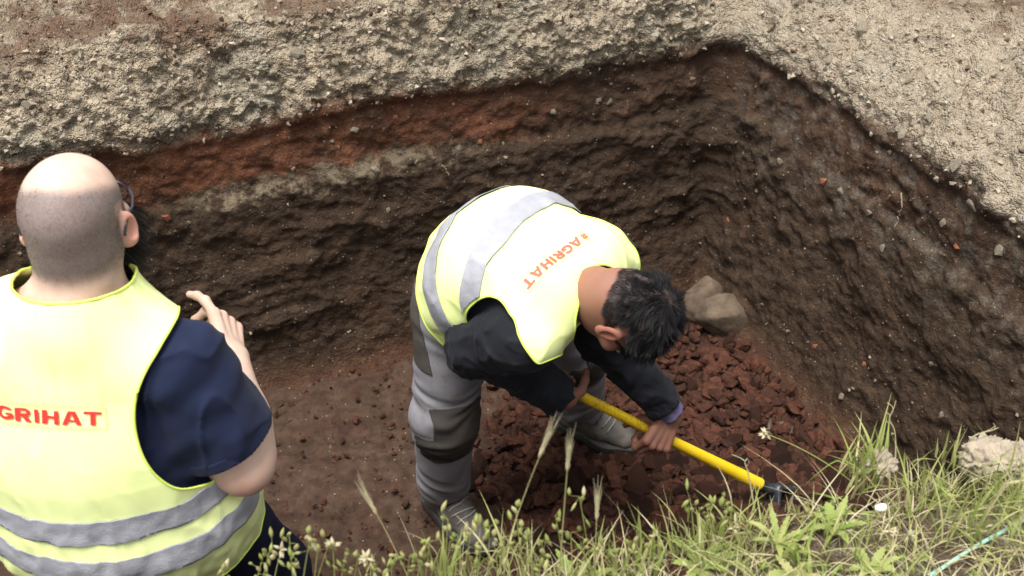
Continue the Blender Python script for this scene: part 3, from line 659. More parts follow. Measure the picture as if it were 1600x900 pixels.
# ---- printed lettering, laid on a cloth surface
def letter_sdf(ch, x, y):
    def sg(a, b, w=.105):
        a, b = np.array(a), np.array(b); p = np.stack([x, y], 1) - a; ab = b - a; L = np.linalg.norm(ab); t = p @ ab / L; n = np.abs(p @ np.array([-ab[1], ab[0]]) / L)
        return np.maximum(n - w, np.maximum(-t, t - L))
    m = np.minimum
    if ch == 'I': return sg((.16, 0), (.16, 1), .13)
    if ch == 'T': return m(sg((.45, 0), (.45, 1), .13), sg((0, .895), (.9, .895)))
    if ch == 'H': return m(m(sg((.13, 0), (.13, 1), .13), sg((.73, 0), (.73, 1), .13)), sg((.13, .5), (.73, .5)))
    if ch == 'A':
        d = m(m(sg((.10, -.02), (.42, 1.02), .115), sg((.86, -.02), (.54, 1.02), .115)), sg((.22, .30), (.74, .30), .085)); return np.maximum(d, np.maximum(-y, y - 1))
    if ch == 'R':
        bowl = np.maximum(np.abs(np.hypot((x - .50) * .95, (y - .70)) - .195) - .105, .42 - x); d = m(sg((.13, 0), (.13, 1), .13), bowl)
        d = m(d, m(sg((.13, .895), (.5, .895)), sg((.13, .505), (.5, .505)))); return m(d, np.maximum(sg((.40, .5), (.78, -.05), .125), -y))
    if ch == 'G':
        r = np.hypot((x - .47) * .98, y - .5); d = np.maximum(np.abs(r - .39) - .115, -np.maximum(.50 - x * 0 - 0, 0) * 0 + np.where((x > .55) & (y > .42) & (y < .72), 1, -1))
        return m(d, m(sg((.80, .10), (.80, .5), .11), sg((.48, .43), (.90, .43), .09)))
    if ch == '#': return m(m(sg((.30, -.05), (.30, 1.05), .055), sg((.62, -.05), (.62, 1.05), .055)), m(sg((0, .36), (.92, .36), .06), sg((0, .66), (.92, .66), .06)))
ADV = dict(A=1.08, G=1.06, R=.98, I=.46, H=1.02, T=.98)
def raster(test, x0, x1, y0, y1, c):
    nx, ny = int((x1 - x0) / c), int((y1 - y0) / c); gx, gy = np.meshgrid(x0 + (np.arange(nx) + .5) * c, y0 + (np.arange(ny) + .5) * c, indexing='ij')
    k = np.argwhere(test(gx.ravel(), gy.ravel()).reshape(nx, ny)); cor = np.concatenate([k, k + [1, 0], k + [1, 1], k + [0, 1]])
    u, inv = np.unique(cor, axis=0, return_inverse=True); inv = inv.reshape(-1); n = len(k)
    return u * c + [x0, y0], np.stack([inv[:n], inv[n:2 * n], inv[2 * n:3 * n], inv[3 * n:]], 1)
def print_on(fw, f, root, C, U, Vv, Nn_, H, mat_t, mat_l, cell=.0006):
    U, Vv, Nn_ = nrm(U), nrm(Vv), nrm(Nn_); words = 'AGRIHAT'; WX = 1.3 * H; tw = sum(ADV[c] for c in words) * WX; lw = 1.25 * H; tot = tw + lw; x = -tot / 2
    def surf(P, lift, it=3):
        for _ in range(it):
            d, g = grad(f, P); P = P - (d - lift)[:, None] * g / np.maximum((g * g).sum(1), .3)[:, None]
        return P
    ds = .002; curves = {}
    for sgn in (1, -1):
        p = surf(np.array([C]), 0, 6); u = U * sgn; pts = [p[0]]; vs = []
        for _ in range(110):
            _, g = grad(f, p); nn = nrm(g[0]); u = nrm(u - (u @ nn) * nn); vs.append(np.cross(nn, u) * sgn); p = surf(p + u * ds, 0, 2); pts.append(p[0])
        curves[sgn] = (np.array(pts), np.array(vs + [vs[-1]]))
    cp = np.concatenate([curves[-1][0][:0:-1], curves[1][0]]); cvv = np.concatenate([curves[-1][1][:0:-1], curves[1][1]]); cu = (np.arange(len(cp)) - 110) * ds
    def lay(uv, lift):
        ip = lambda A: np.stack([np.interp(uv[:, 0], cu, A[:, i]) for i in range(3)], 1)
        P = surf(ip(cp) + ip(cvv) * uv[:, 1:], 0); _, g = grad(f, P); g /= np.linalg.norm(g, axis=1)[:, None]; P = P + g * .02
        for _ in range(16): P = P - g * (np.clip(fw(P) - lift, -.01, .01) * .75)[:, None]
        return P
    def put(name, test, ext, mat, lift, parent=root):
        uv, q = raster(test, *ext, cell); P = lay(uv, lift); child(name, mesh_np(name, P, q), mat, parent)
    put('logo_mark', lambda a, b: letter_sdf('#', (a - x - .06 * H) / H, (b + H / 2) / H) < 0, (x, x + 1.2 * H, -H * .6, H * .6), mat_t, .0030)
    cx = x + lw
    for ch in words:
        put('letter', lambda a, b: letter_sdf(ch, (a - cx) / WX, (b + H / 2) / H) < 0, (cx - .02, cx + ADV[ch] * WX, -H * .55, H * .55), mat_t, .0030); cx += ADV[ch] * WX
    bx, by = tot / 2 + .2 * H, H * .80
    put('print_outline', lambda a, b: (np.maximum(np.abs(a) - bx, np.abs(b) - by) < 0) & (np.maximum(np.abs(a) - bx, np.abs(b) - by) > -.0012), (-bx - .002, bx + .002, -by - .002, by + .002), mat_l, .0026)

def strands(name, roots, dirs, lens, rad, mat, root, segs=4, gravity=V(0, 0, -.3), wav=.25, tints=None):
    n = len(roots); P = roots.copy(); d = dirs.copy(); pts = [P.copy()]
    for s in range(segs):
        d = d + gravity * .25 + wav * np.stack([noise(P * 38 + 5 * k + s * .2) for k in range(3)], 1); d /= np.linalg.norm(d, axis=1)[:, None]
        P = P + d * (lens / segs)[:, None]; pts.append(P.copy())
    pts = np.stack(pts, 1); t = np.gradient(pts, axis=1); sd_ = np.cross(t, rng.normal(size=(n, 1, 3))); sd_ /= np.linalg.norm(sd_, axis=2)[:, :, None] + 1e-9
    wd = rad * np.linspace(1, .25, segs + 1)[None, :, None]; L, Rr = pts - sd_ * wd, pts + sd_ * wd; VV = np.stack([L, Rr], 2).reshape(-1, 3)
    I = np.arange(n * (segs + 1) * 2).reshape(n, segs + 1, 2); F = np.stack([I[:, :-1, 0], I[:, :-1, 1], I[:, 1:, 1], I[:, 1:, 0]], -1).reshape(-1, 4)
    tt = np.repeat(tints if tints is not None else rng.random(n), (segs + 1) * 2)
    return child(name, mesh_np(name, VV, F, dict(tint=tt)), mat, root)
exec_parts = True
# ================================================================== DIGGING PERSON
def digger():
    root = empty('person', (-.1, 2.2, 0)); tag(root, 'person in yellow vest and grey trousers bending over to dig with a hoe', 'person')
    Rv = nrm(V(-.6, -.8, 0)); Lv = -Rv
    P0, P1, P2 = V(-.068, 2.15, .875), V(-.012, 2.07, .968), V(.10, 1.94, 1.0)
    hipR, kneeR, ankR = V(-.132, 2.085, .84), V(-.172, 2.065, .47), V(-.19, 2.15, .10)
    hipL, kneeL, ankL = V(-.015, 2.245, .84), V(.175, 2.30, .50), V(.205, 2.475, .10)
    SR, SL = V(.03, 1.82, .955), V(.205, 2.07, .965)
    ER, WR = att(742, 540, 2.52), att(838, 592, 2.72)
    EL, WL = V(.215, 2.085, .735), V(.315, 2.06, .555)
    hd = V(.245, 1.815, 1.015); HF, HU = V(-.05, .22, -.97), V(.84, -.52, -.05)
    hf, hloc, HAX = head_sdf(hd, HF, HU, .93, earout=.12)
    nk0, nk1 = hd + HAX[2] * -.06 - HAX[1] * .02, P2 + V(.035, -.02, .0)
    def torso(P):
        d = econe(P, P0 - V(.02, 0, .06), P0, Rv, (.155, .112), (.155, .112)); d = smin(d, econe(P, P0, P1, Rv, (.158, .115), (.165, .118)), .05)
        d = smin(d, econe(P, P1, P2, Rv, (.168, .118), (.145, .085)), .05)
        d = smin(d, cone(P, P2 + Rv * .07, SR, .075, .066), .04); return smin(d, cone(P, P2 + Lv * .07, SL, .075, .066), .04)
    # --- body: head with neck, hands; torso and legs below the clothes
    neck = lambda P: cone(P, nk0, nk1, .056, .062)
    fh = lambda P: smin(hf(P), neck(P), .025)
    Vh, Fh = extract(fh, hd - .19, hd + .19, .0026); q = hloc(Vh)
    ear = np.clip(1 - (np.abs(np.abs(q[:, 0]) - .083) / .02), 0, 1) * (np.abs(q[:, 2] + .01) < .045) * (q[:, 1] < .03)
    hz = sstep(-.045, -.03, q[:, 2] - .75 * np.clip(q[:, 1] + .02, 0, .2) + .012 * noise(q * 40)) * (1 - ear); face_st = .35 * sstep(-.03, -.05, q[:, 2]) * sstep(.0, .03, q[:, 1])
    head_part = (Vh, Fh, dict(stubble=np.maximum(hz, face_st), red=ear * .6))
    hx = nrm(TIP - TOP)
    e = WR - ER; d_r = nrm(e - (e @ hx) * hx); n_r = nrm(np.cross(hx, d_r)); n_r = n_r if n_r[1] > 0 else -n_r
    gr = TOP + hx * .045; w_r = gr - n_r * .0245 - d_r * .062
    segR, tipR = hand_segs(w_r, d_r + hx * .15, n_r, 1, [(1.0, 1.4, .9)] * 4, (.75, .5))
    gl = LEFT_GRIP; e = WL - EL; d_l = nrm(e - (e @ hx) * hx); d_l = nrm(d_l + V(.25, -.2, 0) - ((d_l + V(.25, -.2, 0)) @ hx) * hx); n_l = nrm(np.cross(hx, d_l)); n_l = n_l if n_l[1] > 0 else -n_l
    w_l = gl - n_l * .0245 - d_l * .060
    segL, tipL = hand_segs(w_l, d_l, n_l, -1, [(.9, 1.4, .9), (1.0, 1.4, .9), (1.05, 1.4, .9), (1.1, 1.4, .9)], (.75, .5))
    parts = [head_part]; WR, WL = w_r, w_l
    for sg_, wv, el, tp in ((segR, w_r, ER, tipR), (segL, w_l, EL, tipL)):
        hs_ = segs_sdf(sg_, .007); fa = lambda P: smin(hs_(P), cone(P, el, wv, .044, .029), .018)
        fe = wv + (el - wv) * .55; lo = mn(mn(np.min([s[1] for s in sg_], 0), wv), fe) - .05; hi = mx(mx(np.max([s[1] for s in sg_], 0), wv), fe) + .05
        Vt, Fq = extract(fa, lo, hi, .0024); kn = np.zeros(len(Vt))
        for i in range(4): kn = mx(kn, np.exp(-(np.linalg.norm(Vt - sg_[i * 4][1], axis=1) / .013)**2))
        parts.append((Vt, Fq, dict(red=kn * .6)))
    low = lambda P: smin(torso(P) + .018, smin(chain(P, [hipR, kneeR, ankR], [.08, .055, .04]), chain(P, [hipL, kneeL, ankL], [.08, .055, .04]), .03), .04)
    low2 = lambda P: mn(low(P), mn(chain(P, [SR, ER, WR], [.05, .04, .03]), chain(P, [SL, EL, WL], [.05, .04, .03])))
    Vt, Fq = extract(low2, (-.45, 1.6, .05), (.5, 2.65, 1.2), .012); parts.append((Vt, Fq, {}))
    Vj, Fj, Aj = join_np(parts); body = child('body', mesh_np('body', Vj, Fj, Aj), M['skinB'], root); body['label'] = 'weathered face and bare hands'
    for tp in (tipR, tipL):
        for p, v, up in tp:
            u = nrm(up - (up @ v) * v); sd_ = np.cross(v, u); nm = []
            for a, b in ((-.004, -.006), (.004, -.006), (.0045, .002), (.0025, .006), (-.0025, .006), (-.0045, .002)): nm.append(p + sd_ * a + v * (b - .001) + u * (.0072 - 40 * a * a))
            child('fingernail', mesh_np('fingernail', np.array(nm), np.array([[0, 1, 2, 5], [5, 2, 3, 4]])), M['nail'], root)
    for sg in (1, -1):
        for nm_, r, o_, mt in (('eye', .0122, 0, 'eye'), ('iris', .0062, .0072, 'iris')):
            bm = bmesh.new(); bmesh.ops.create_uvsphere(bm, u_segments=16, v_segments=10, radius=r); me = bpy.data.meshes.new(nm_); bm.to_mesh(me); bm.free()
            o = child(nm_, me, M[mt], root); c = hd + HAX.T @ V(sg * .031, .0805 + o_, -.003); o.location = tuple(c)
    # --- hair
    idx = rng.choice(np.where(hz > .6)[0], 22000); rt = Vh[idx]; ql = q[idx]; _, nh = grad(fh, rt); nh /= np.linalg.norm(nh, axis=1)[:, None]
    crown = hloc((hd + HAX.T @ V(.005, -.062, .088))[None])[0]; fl = ql - crown; fl[:, 2] *= .6; fl += V(.012, .02, 0); fw = fl @ HAX; fw -= (fw * nh).sum(1)[:, None] * nh; fw /= np.linalg.norm(fw, axis=1)[:, None] + 1e-6
    top = sstep(-.02, .06, ql[:, 2]); ln = .006 + (.014 + .018 * rng.random(len(rt)) + .008 * sstep(.0, .06, ql[:, 1])) * top
    clump = np.stack([noise(ql * 55 + 9 * k) for k in range(3)], 1); dr = fw * 1.0 + nh * (.28 + .25 * clump[:, :1]) + .75 * (clump @ HAX); dr /= np.linalg.norm(dr, axis=1)[:, None]
    gy = np.clip(.22 * rng.random(len(rt)) + .42 * rng.random(len(rt))**6 + .14 * sstep(.03, -.03, ql[:, 2]) + .2 * noise(ql * 30), 0, 1)
    strands('hair', rt, dr, ln, .00042, M['hair'], root, 5, V(0, 0, -.10), .55, gy)
    # --- jacket
    def jw(P): return .006 * noise(P * V(14, 14, 22)) + .003 * noise(P * 40) - .006 * rid(P * V(9, 12, 15) + 3) - .004 * rid(P * V(20, 16, 11))
    u_ar, u_fr = nrm(ER - SR), nrm(WR - ER); u_al, u_fl = nrm(EL - SL), nrm(WL - EL)
    def jacket(P):
        d = torso(P) + .002
        aR = chain(P, [SR, ER, WR + u_fr * .02], [.078, .062, .044], .025) ; aR = mx(aR, plane(P, WR - u_fr * .012, u_fr))
        aL = chain(P, [SL, EL, WL + u_fl * .02], [.076, .060, .043], .025); aL = mx(aL, plane(P, WL - u_fl * .035, u_fl))
        d = smin(d, aR, .02); d = smin(d, aL, .02); d = mx(d, -cone(P, nk0, nk1, .058, .060))
        return d + jw(P) * sstep(.0, .03, torso(P))
    solid('jacket', jacket, (-.36, 1.58, .50), (.46, 2.40, 1.22), .0048, M['jacket'], root)
    for nm_, W_, u_, E_ in (('right', WR, u_fr, ER), ('left', WL, u_fl, EL)):
        cu = lambda P: mx(mx(cone(P, W_ - u_ * .08, W_ + u_ * .02, .0485, .0455), plane(P, W_ - u_ * .028, u_)), -plane(P, W_ - u_ * .075, u_)) + .0015 * noise(P * 60)
        solid('jacket_cuff', cu, W_ - u_ * .05 - .07, W_ - u_ * .05 + .07, .003, M['jacket'], root)
        if nm_ == 'right': continue
        cu2 = lambda P: mx(mx(cone(P, W_ - u_ * .08, W_ + u_ * .03, .040, .036), plane(P, W_ + u_ * .002, u_)), -plane(P, W_ - u_ * .06, u_)) + .0015 * noise(P * 70)
        o = solid('shirt_cuff', cu2, W_ - u_ * .02 - .06, W_ - u_ * .02 + .06, .003, M['purple'], root); o['label'] = 'purple knitted cuff under the sleeve'
    # --- vest
    A1, A2 = nrm(P1 - P0), nrm(P2 - P1); Dv = nrm(np.cross(Rv, A1)); Dv = Dv if Dv[2] > 0 else -Dv
    hem_c = P0 - A1 * .012
    def vestf(P):
        s = (P - P0) @ A1; bell = .007 * sstep(.1, -.1, s)
        side = (P - P1) @ Rv
        crs = np.stack([s * 9 + side * 5, side * 13 - s * 6, (P @ Dv) * 9], 1); fold = .0036 * rid(crs * .55) + .0012 * rid(crs * 1.3 + 4) + .0045 * noise(np.stack([s * 7, side * 16, (P @ Dv) * 16], 1)) + .004 * noise(np.stack([s * 26, side * 9, (P @ Dv) * 9], 1)) * sstep(.06, .14, side)
        return smin(torso(P), mn(cone(P, hipR, hipR + A1 * .08, .100, .09), cone(P, hipL, hipL + A1 * .08, .100, .09)), .05) - .019 - bell - fold
    def armh(P): 
        r = ell(P, SR + Rv * .045 - V(0, 0, .045) + A2 * -.035, (.118, .105, .135), np.stack([A2, Rv, np.cross(A2, Rv)])); l = ell(P, SL + Lv * .05 - V(0, 0, .02), (.10, .095, .13), np.stack([A2, Rv, np.cross(A2, Rv)])); return mn(r, l)
    neckh = lambda P: ell(P, nk1 + A2 * .055 - V(0, 0, .02), (.07, .085, .085), np.stack([A2, Rv, np.cross(A2, Rv)]))
    Av = nrm(V(.64, -.58, .50)); s_t1 = (hit(vestf, 672, 430) - P0) @ Av; Av2 = nrm(V(.74, -.64, .16)); s_t2 = (hit(vestf, 742, 430) - P0) @ Av2
    hemp = lambda P: (s_t1 - .074) - (P - P0) @ Av + .008 * noise(P * 7)
    g = lambda P: mx(mx(-armh(P), -neckh(P)), hemp(P))
    lo, hi = (-.40, 1.62, .56), (.36, 2.48, 1.24)
    vest = cloth('vest', vestf, lo, hi, .0048, g, M['vest'], root, .003); vest['label'] = 'yellow high visibility vest with two silver tapes'
    for s0, Ab in ((s_t1, Av), (s_t2, Av2)):
        cen = P0 + Ab * s0
        def band(P):
            _, gr_ = grad(torso, P); gr_ = gr_ / np.linalg.norm(gr_, axis=1)[:, None]; tg = np.sqrt(np.clip(1 - (gr_ @ Ab)**2, .25, 1))
            return mx(np.abs(plane(P, cen, Ab) + .004 * noise(P * 9)) - .026 * tg, g(P) + .004)
        cloth('reflective_tape', lambda P: vestf(P) - .0046 - .0008 * noise(P * 45), lo, hi, .0048, band, M['tape'], root, .0012)
    binding(vest, M['bind'], root, .0023)
    C = hit(vestf, 869, 402); U = nrm(V(-.62, -.76, .15)); Vd = nrm(V(.80, -.45, -.38)); Vd = nrm(Vd - (Vd @ U) * U)
    print_on(vestf, lambda P: torso(P) - .022, root, C, U, Vd, np.cross(U, Vd), .0205, M['redpale'], M['faint'])
    # --- trousers
    def legs(P, ex=0):
        foldz = lambda P, kz, az: .0085 * noise(np.stack([P[:, 0] * 9, P[:, 1] * 9, P[:, 2] * 30 + 3 * noise(P * 6)], 1)) * (.45 + 1.1 * np.exp(-((P[:, 2] - kz) / .09)**2) + 1.1 * sstep(.30, .12, P[:, 2]))
        r = chain(P, [hipR, kneeR, ankR], [.098, .078, .070], .04) ; l = chain(P, [hipL, kneeL, ankL], [.098, .080, .070], .04)
        d = smin(r, l, .035); d = smin(d, econe(P, P0 - V(.02, 0, .08), P0, Rv, (.155, .11), (.150, .105)), .05)
        return mx(d + foldz(P, .5, .15),   .13 - P[:, 2] + .006 * noise(P * 14)) - ex
    tr = solid('trousers', legs, (-.40, 1.90, .06), (.40, 2.66, 1.06), .0055, M['trouser'], root)
    for hp, kn, an, fd in ((hipR, kneeR, ankR, nrm(V(.55, -.85, 0))), (hipL, kneeL, ankL, nrm(V(.8, -.5, 0)))):
        ax = nrm(hp - kn); sx = np.cross(fd, V(0, 0, 1))
        def kmask(P): 
            q = P - kn; u = (q @ sx); v = q[:, 2]; return mx(mx(np.abs(u + .012 * np.sign(v)) - .075, np.abs(v) - .105), mx(-(q @ fd) + .0, np.linalg.norm(q, axis=1) - .2))
        def kmask2(P): q = P - kn; return mx(kmask(P), .05 * (np.abs(q[:, 2] / .105)**3 + np.abs((q @ sx) / .08)**3 - 1.3))
        o = cloth('knee_patch', lambda P: legs(P, .0028), kn - .19, kn + .19, .005, kmask2, M['black'], tr, .002); 
    # side pocket panels
    for hp, sgn in ((hipR, 1), (hipL, -1)):
        def pm(P): q = P - (hp - V(0, 0, .06)); u = q @ nrm(V(.6, -.4, 0)); return mx(mx(np.abs(u + .055 + .25 * (q[:, 2])) - .035, np.abs(q[:, 2]) - .10), -(q @ Rv) * sgn)
        cloth('pocket_panel', lambda P: legs(P, .0025), hp - .24, hp + .2, .005, pm, M['black'], tr, .002)
    # --- shoes
    for ank, fd in ((ankR, nrm(V(.62, -.78, 0))), (ankL, nrm(V(.86, -.5, 0)))):
        sx = np.cross(fd, V(0, 0, 1)); b = V(ank[0], ank[1], 0) + V(0, 0, .022); AXs = np.stack([fd, sx, V(0, 0, 1)]); T_ = lambda P: (P - b) @ AXs.T
        def sole2(q): return smin(cone(q * V(1, 1, 0), V(-.045, 0, 0), V(.10, .004, 0), .042, .047), cone(q * V(1, 1, 0), V(.1, .004, 0), V(.165, -.008, 0), .049, .040), .03)
        def upper(P):
            q = T_(P); d = smin(econe(q, V(-.035, 0, .05), V(.06, 0, .055), V(0, 1, 0), (.038, .05), (.042, .048)), econe(q, V(.06, 0, .045), V(.155, -.006, .032), V(0, 1, 0), (.045, .042), (.040, .030)), .03)
            d = smin(d, cone(q, V(-.02, 0, .06), V(-.022, 0, .15), .046, .052), .03); d = mx(d, .018 - q[:, 2]); return d + .0025 * noise(q * V(40, 18, 40))
        so = lambda P: mx(mx(sole2(T_(P)), T_(P)[:, 2] - .026), -T_(P)[:, 2] - .002 + .003 * np.sin(T_(P)[:, 0] * 260))
        lo, hi = b - .23, b + V(.23, .23, .2); sh = solid('shoe', upper, lo, hi, .0042, M['shoe'], root); solid('sole', so, lo, hi, .0042, M['sole'], sh)
        for i in range(5):
            xx = .035 + i * .017; zz = .108 - i * .010; pts = [b + AXs.T @ V(xx + .004 * (-1)**i * t_, t_ * .026, zz - .013 * t_ * t_ - .012 * i * 0) for t_ in np.linspace(-1, 1, 9)]; pts = newton(upper, np.array(pts), 3) + V(0, 0, .002)
            P, F = tube_mesh('lace', pts, .0026, 6); child('lace', mesh_np('lace', P, F), M['stone2'], sh)
        co = lambda P: np.abs(ell(T_(P), (-.02, 0, .145), (.060, .056, .022))) - .008
    return root
M['stone2'] = m_cloth('grey_lace', (.22, .21, .2), rough=.8)
TOP, TIP = att(846, 588, 2.70), TOOL_TIP; LEFT_GRIP = att(1022, 676, 2.855)
LEFT_GRIP = TOP + (TIP - TOP) * (((LEFT_GRIP - TOP) @ (TIP - TOP)) / ((TIP - TOP) @ (TIP - TOP)))
digger()

# ================================================================== THE HOE
def hoe():
    root = empty('hoe', TIP); tag(root, 'hoe with ribbed yellow fibreglass handle and dark steel head', 'hoe')
    L = np.linalg.norm(TIP - TOP); ax = nrm(TIP - TOP); s0 = -.02; n = 260; t = np.linspace(s0, L, n)
    r = .0112 + .0015 * sstep(.3 * L, .7 * L, t) + .0030 * sstep(.6 * L, L, t); sd_ = nrm(np.cross(ax, V(0, 0, 1))); up = np.cross(sd_, ax); K = 28
    P = []; a = np.arange(K) / K * 2 * np.pi
    for i in range(n):
        rb = .00055 * sstep(.46 * L, .42 * L, t[i]) * np.sin(t[i] * 520 + 3 * a) + .0004
        rr = (r[i] + rb) * (1 if i not in (0,) else .8); P.append(TOP + ax * t[i] + np.outer(np.cos(a) * rr, sd_) + np.outer(np.sin(a) * rr * 1.12, up))
    P = np.concatenate(P); I = np.arange(n * K).reshape(n, K); J = np.roll(I, -1, 1); F = np.stack([I[:-1], J[:-1], J[1:], I[1:]], -1).reshape(-1, 4)
    P = np.vstack([P, TOP + ax * (s0 - .004), TIP]); cp = np.array([[I[0, j], n * K, J[0, j]] for j in range(K)] + [[I[-1, j], J[-1, j], n * K + 1] for j in range(K)])
    h = child('handle', mesh_np('handle', P, [F[:, ::-1], cp[:, ::-1]]), M['handle'], root); h['label'] = 'yellow handle with spiral ribs on its upper half'
    q0 = TIP - ax * .006
    eye = lambda P_: mx(mx(cone(P_, TIP - ax * .01, TIP + ax * .05, .0165, .014), plane(P_, TIP + ax * .058, ax)), -plane(P_, TIP - ax * .001, ax))
    dn = nrm(V(.25, -.45, -.8)); dn = nrm(dn - (dn @ ax) * ax * .75); bx = nrm(np.cross(ax, dn)); bc = TIP + ax * .055 + dn * .02
    def blade(P_):
        q = P_ - bc; u, v, w_ = q @ bx, q @ dn, q @ nrm(np.cross(bx, dn)); wd = .022 + .20 * np.clip(v + .03, 0, .14); cur = w_ - .25 * v * np.abs(v) 
        return mx(mx(np.abs(cur) - (.0052 - .016 * np.clip(v, 0, .2)), np.abs(u) - wd), np.abs(v - .045) - .085)
    f = lambda P_: smin(eye(P_), blade(P_), .014)
    spike = lambda P_: econe(P_, TIP + ax * .03 - dn * .0, TIP + ax * .105 + V(.03, .02, .02), bx, (.016, .010), (.012, .004))
    solid('head', lambda P_: smin(f(P_), spike(P_), .012) + .0006 * noise(P_ * 60), TIP - .14, TIP + .19, .003, M['steel'], root)
    P_, F_ = tube_mesh('pin', [TIP - ax * .012 - sd_ * .0165 + up * .0, TIP - ax * .012 + sd_ * .0165], .0022, 8); child('pin', mesh_np('pin', P_, F_), M['steel'], root)
hoe()

# ================================================================== WATCHING PERSON
def watcher():
    root = empty('person', (-.70, 1.48, 0)); tag(root, 'bald bearded person in yellow vest over navy T-shirt, seen from behind with one hand raised', 'person')
    hd = att(120, 342, 1.83); HF, HU = V(-.04, .98, -.14), V(.02, .08, 1.0)
    hf, hloc, HAX = head_sdf(hd, HF, HU, 1.0, earout=.55)
    cx = -.745; Rv = V(1., -.03, 0)
    SR, SL = V(-.555, 1.43, 1.215), V(-.975, 1.45, 1.225); ER = att(375, 712, 2.04); WR = att(362, 562, 2.10)
    nk0, nk1 = hd + V(0, -.03, -.05), V(-.712, 1.452, 1.315)
    def torso(P):
        d = econe(P, V(cx + .015, 1.47, .74), V(cx + .01, 1.46, .90), Rv, (.20, .15), (.215, .165)); d = smin(d, econe(P, V(cx + .01, 1.46, .90), V(cx, 1.46, 1.06), Rv, (.215, .165), (.205, .15)), .05)
        d = smin(d, econe(P, V(cx, 1.46, 1.06), V(cx, 1.46, 1.22), Rv, (.205, .148), (.165, .112)), .08)
        d = smin(d, cone(P, V(-.70, 1.455, 1.305), SR + V(-.02, 0, 0), .058, .068), .05); return smin(d, cone(P, V(-.73, 1.455, 1.305), SL, .058, .068), .05)
    neck = lambda P: smin(cone(P, nk0, nk1, .063, .072), cone(P, nk1, nk1 + V(0, .035, -.08), .070, .075), .03)
    roll = lambda P: ell(P, hd + HAX.T @ V(0, -.066, -.075), (.055, .022, .016), HAX)
    fh = lambda P: smin(smin(smin(hf(P), neck(P), .03), roll(P), .02), torso(P) + .001, .05)
    Vh, Fh = extract(fh, hd - V(.20, .17, .24), hd + V(.20, .17, .17), .0027); q = hloc(Vh)
    ear = np.clip(1.2 - (np.abs(np.abs(q[:, 0]) - .088) / .018), 0, 1) * (np.abs(q[:, 2] + .01) < .05) * (q[:, 1] < .02) * (np.abs(q[:, 0]) > .075)
    nz = .008 * noise(q * 25)
    bald = sstep(.060, .085, q[:, 2] + .42 * (q[:, 1] + .03) + nz)             # bare crown
    low = sstep(-.085, -.035, q[:, 2] + nz - .35 * np.clip(q[:, 1], 0, .1)) * sstep(.06, .03, q[:, 1])
    stub = low * (1 - bald) * (1 - ear) * .85
    beard = sstep(-.02, -.05, q[:, 2] - .3 * (q[:, 1] - .03) + nz) * sstep(.0, .035, q[:, 1]) * sstep(-.15, -.11, q[:, 2]); stub = mx(stub, beard)
    parts = [(Vh, Fh, dict(stubble=stub, red=ear * .9))]
    d = nrm(att(352, 500, 2.15) - WR); segs, tips = hand_segs(WR, d, V(-.9, .35, -.35), 1, [(.35, .30, .25), (.8, 1.0, .6), (.9, 1.1, .7), (1.0, 1.15, .7)], (.55, .4), sc_=1.02)
    hs_ = segs_sdf(segs, .007); mid = (ER + WR) / 2
    def arm(P):
        a = chain(P, [SR, (SR + ER) / 2, ER], [.066, .066, .058], .03); f = chain(P, [ER, ER * .65 + WR * .35, WR], [.056, .056, .032], .03); a = smin(a, f, .03)
        a = smin(a, ell(P, ER + V(.012, -.022, -.022), (.030, .030, .030)), .04); return smin(a, hs_(P), .02)
    Vt, Fq = extract(arm, mn(mn(SR, ER), WR) - V(.14, .1, .1), mx(mx(SR, ER), WR) + V(.12, .24, .18), .0032)
    elb = np.exp(-(np.linalg.norm(Vt - ER - V(.02, -.05, -.04), axis=1) / .06)**2) * .55; kn = np.zeros(len(Vt))
    for i in range(4): kn = mx(kn, np.exp(-(np.linalg.norm(Vt - segs[i * 4][1], axis=1) / .013)**2) * .5)
    parts.append((Vt, Fq, dict(red=mx(elb, kn))))
    hR, kR, aR = V(cx + .11, 1.49, .78), V(-.555, 1.60, .44), V(-.53, 1.50, .08); hL, kL, aL = V(cx - .10, 1.47, .78), V(-.84, 1.52, .42), V(-.84, 1.46, .08)
    ELb, WL = V(-1.02, 1.50, .97), V(-.92, 1.72, 1.0)
    low_ = lambda P: mn(smin(torso(P) + .012, smin(chain(P, [hR, kR, aR], [.09, .06, .045]), chain(P, [hL, kL, aL], [.09, .06, .045]), .03), .04), chain(P, [SL, ELb, WL], [.07, .055, .033]))
    sl_, tl_ = hand_segs(WL, V(.3, .9, .1), V(.6, -.2, -.6), -1, [(.6, .8, .5)] * 4); lh = segs_sdf(sl_, .007)
    Vt, Fq = extract(lambda P: smin(low_(P), lh(P), .015), (-1.2, 1.2, .02), (-.3, 2.0, 1.4), .010); parts.append((Vt, Fq, {}))
    Vj, Fj, Aj = join_np(parts); body = child('body', mesh_np('body', Vj, Fj, Aj), M['skinA'], root); body['label'] = 'bare head with shaved stubble, neck and right arm'
    for p, v, up in tips:
        u = nrm(up - (up @ v) * v); sd_ = np.cross(v, u); nm = []
        for a, b in ((-.004, -.006), (.004, -.006), (.0045, .002), (.0025, .006), (-.0025, .006), (-.0045, .002)): nm.append(p + sd_ * a + v * (b - .001) + u * (.0072 - 40 * a * a))
        child('fingernail', mesh_np('fingernail', np.array(nm), np.array([[0, 1, 2, 5], [5, 2, 3, 4]])), M['nail'], root)
    for sg in (1, -1):
        for nm_, r, o_, mt in (('eye', .0126, 0, 'eye'), ('iris', .0064, .0075, 'iris')):
            bm = bmesh.new(); bmesh.ops.create_uvsphere(bm, u_segments=16, v_segments=10, radius=r); me = bpy.data.meshes.new(nm_); bm.to_mesh(me); bm.free()
            o = child(nm_, me, M[mt], root); o.location = tuple(hd + HAX.T @ V(sg * .031, .0805 + o_, -.003) * 1.0)
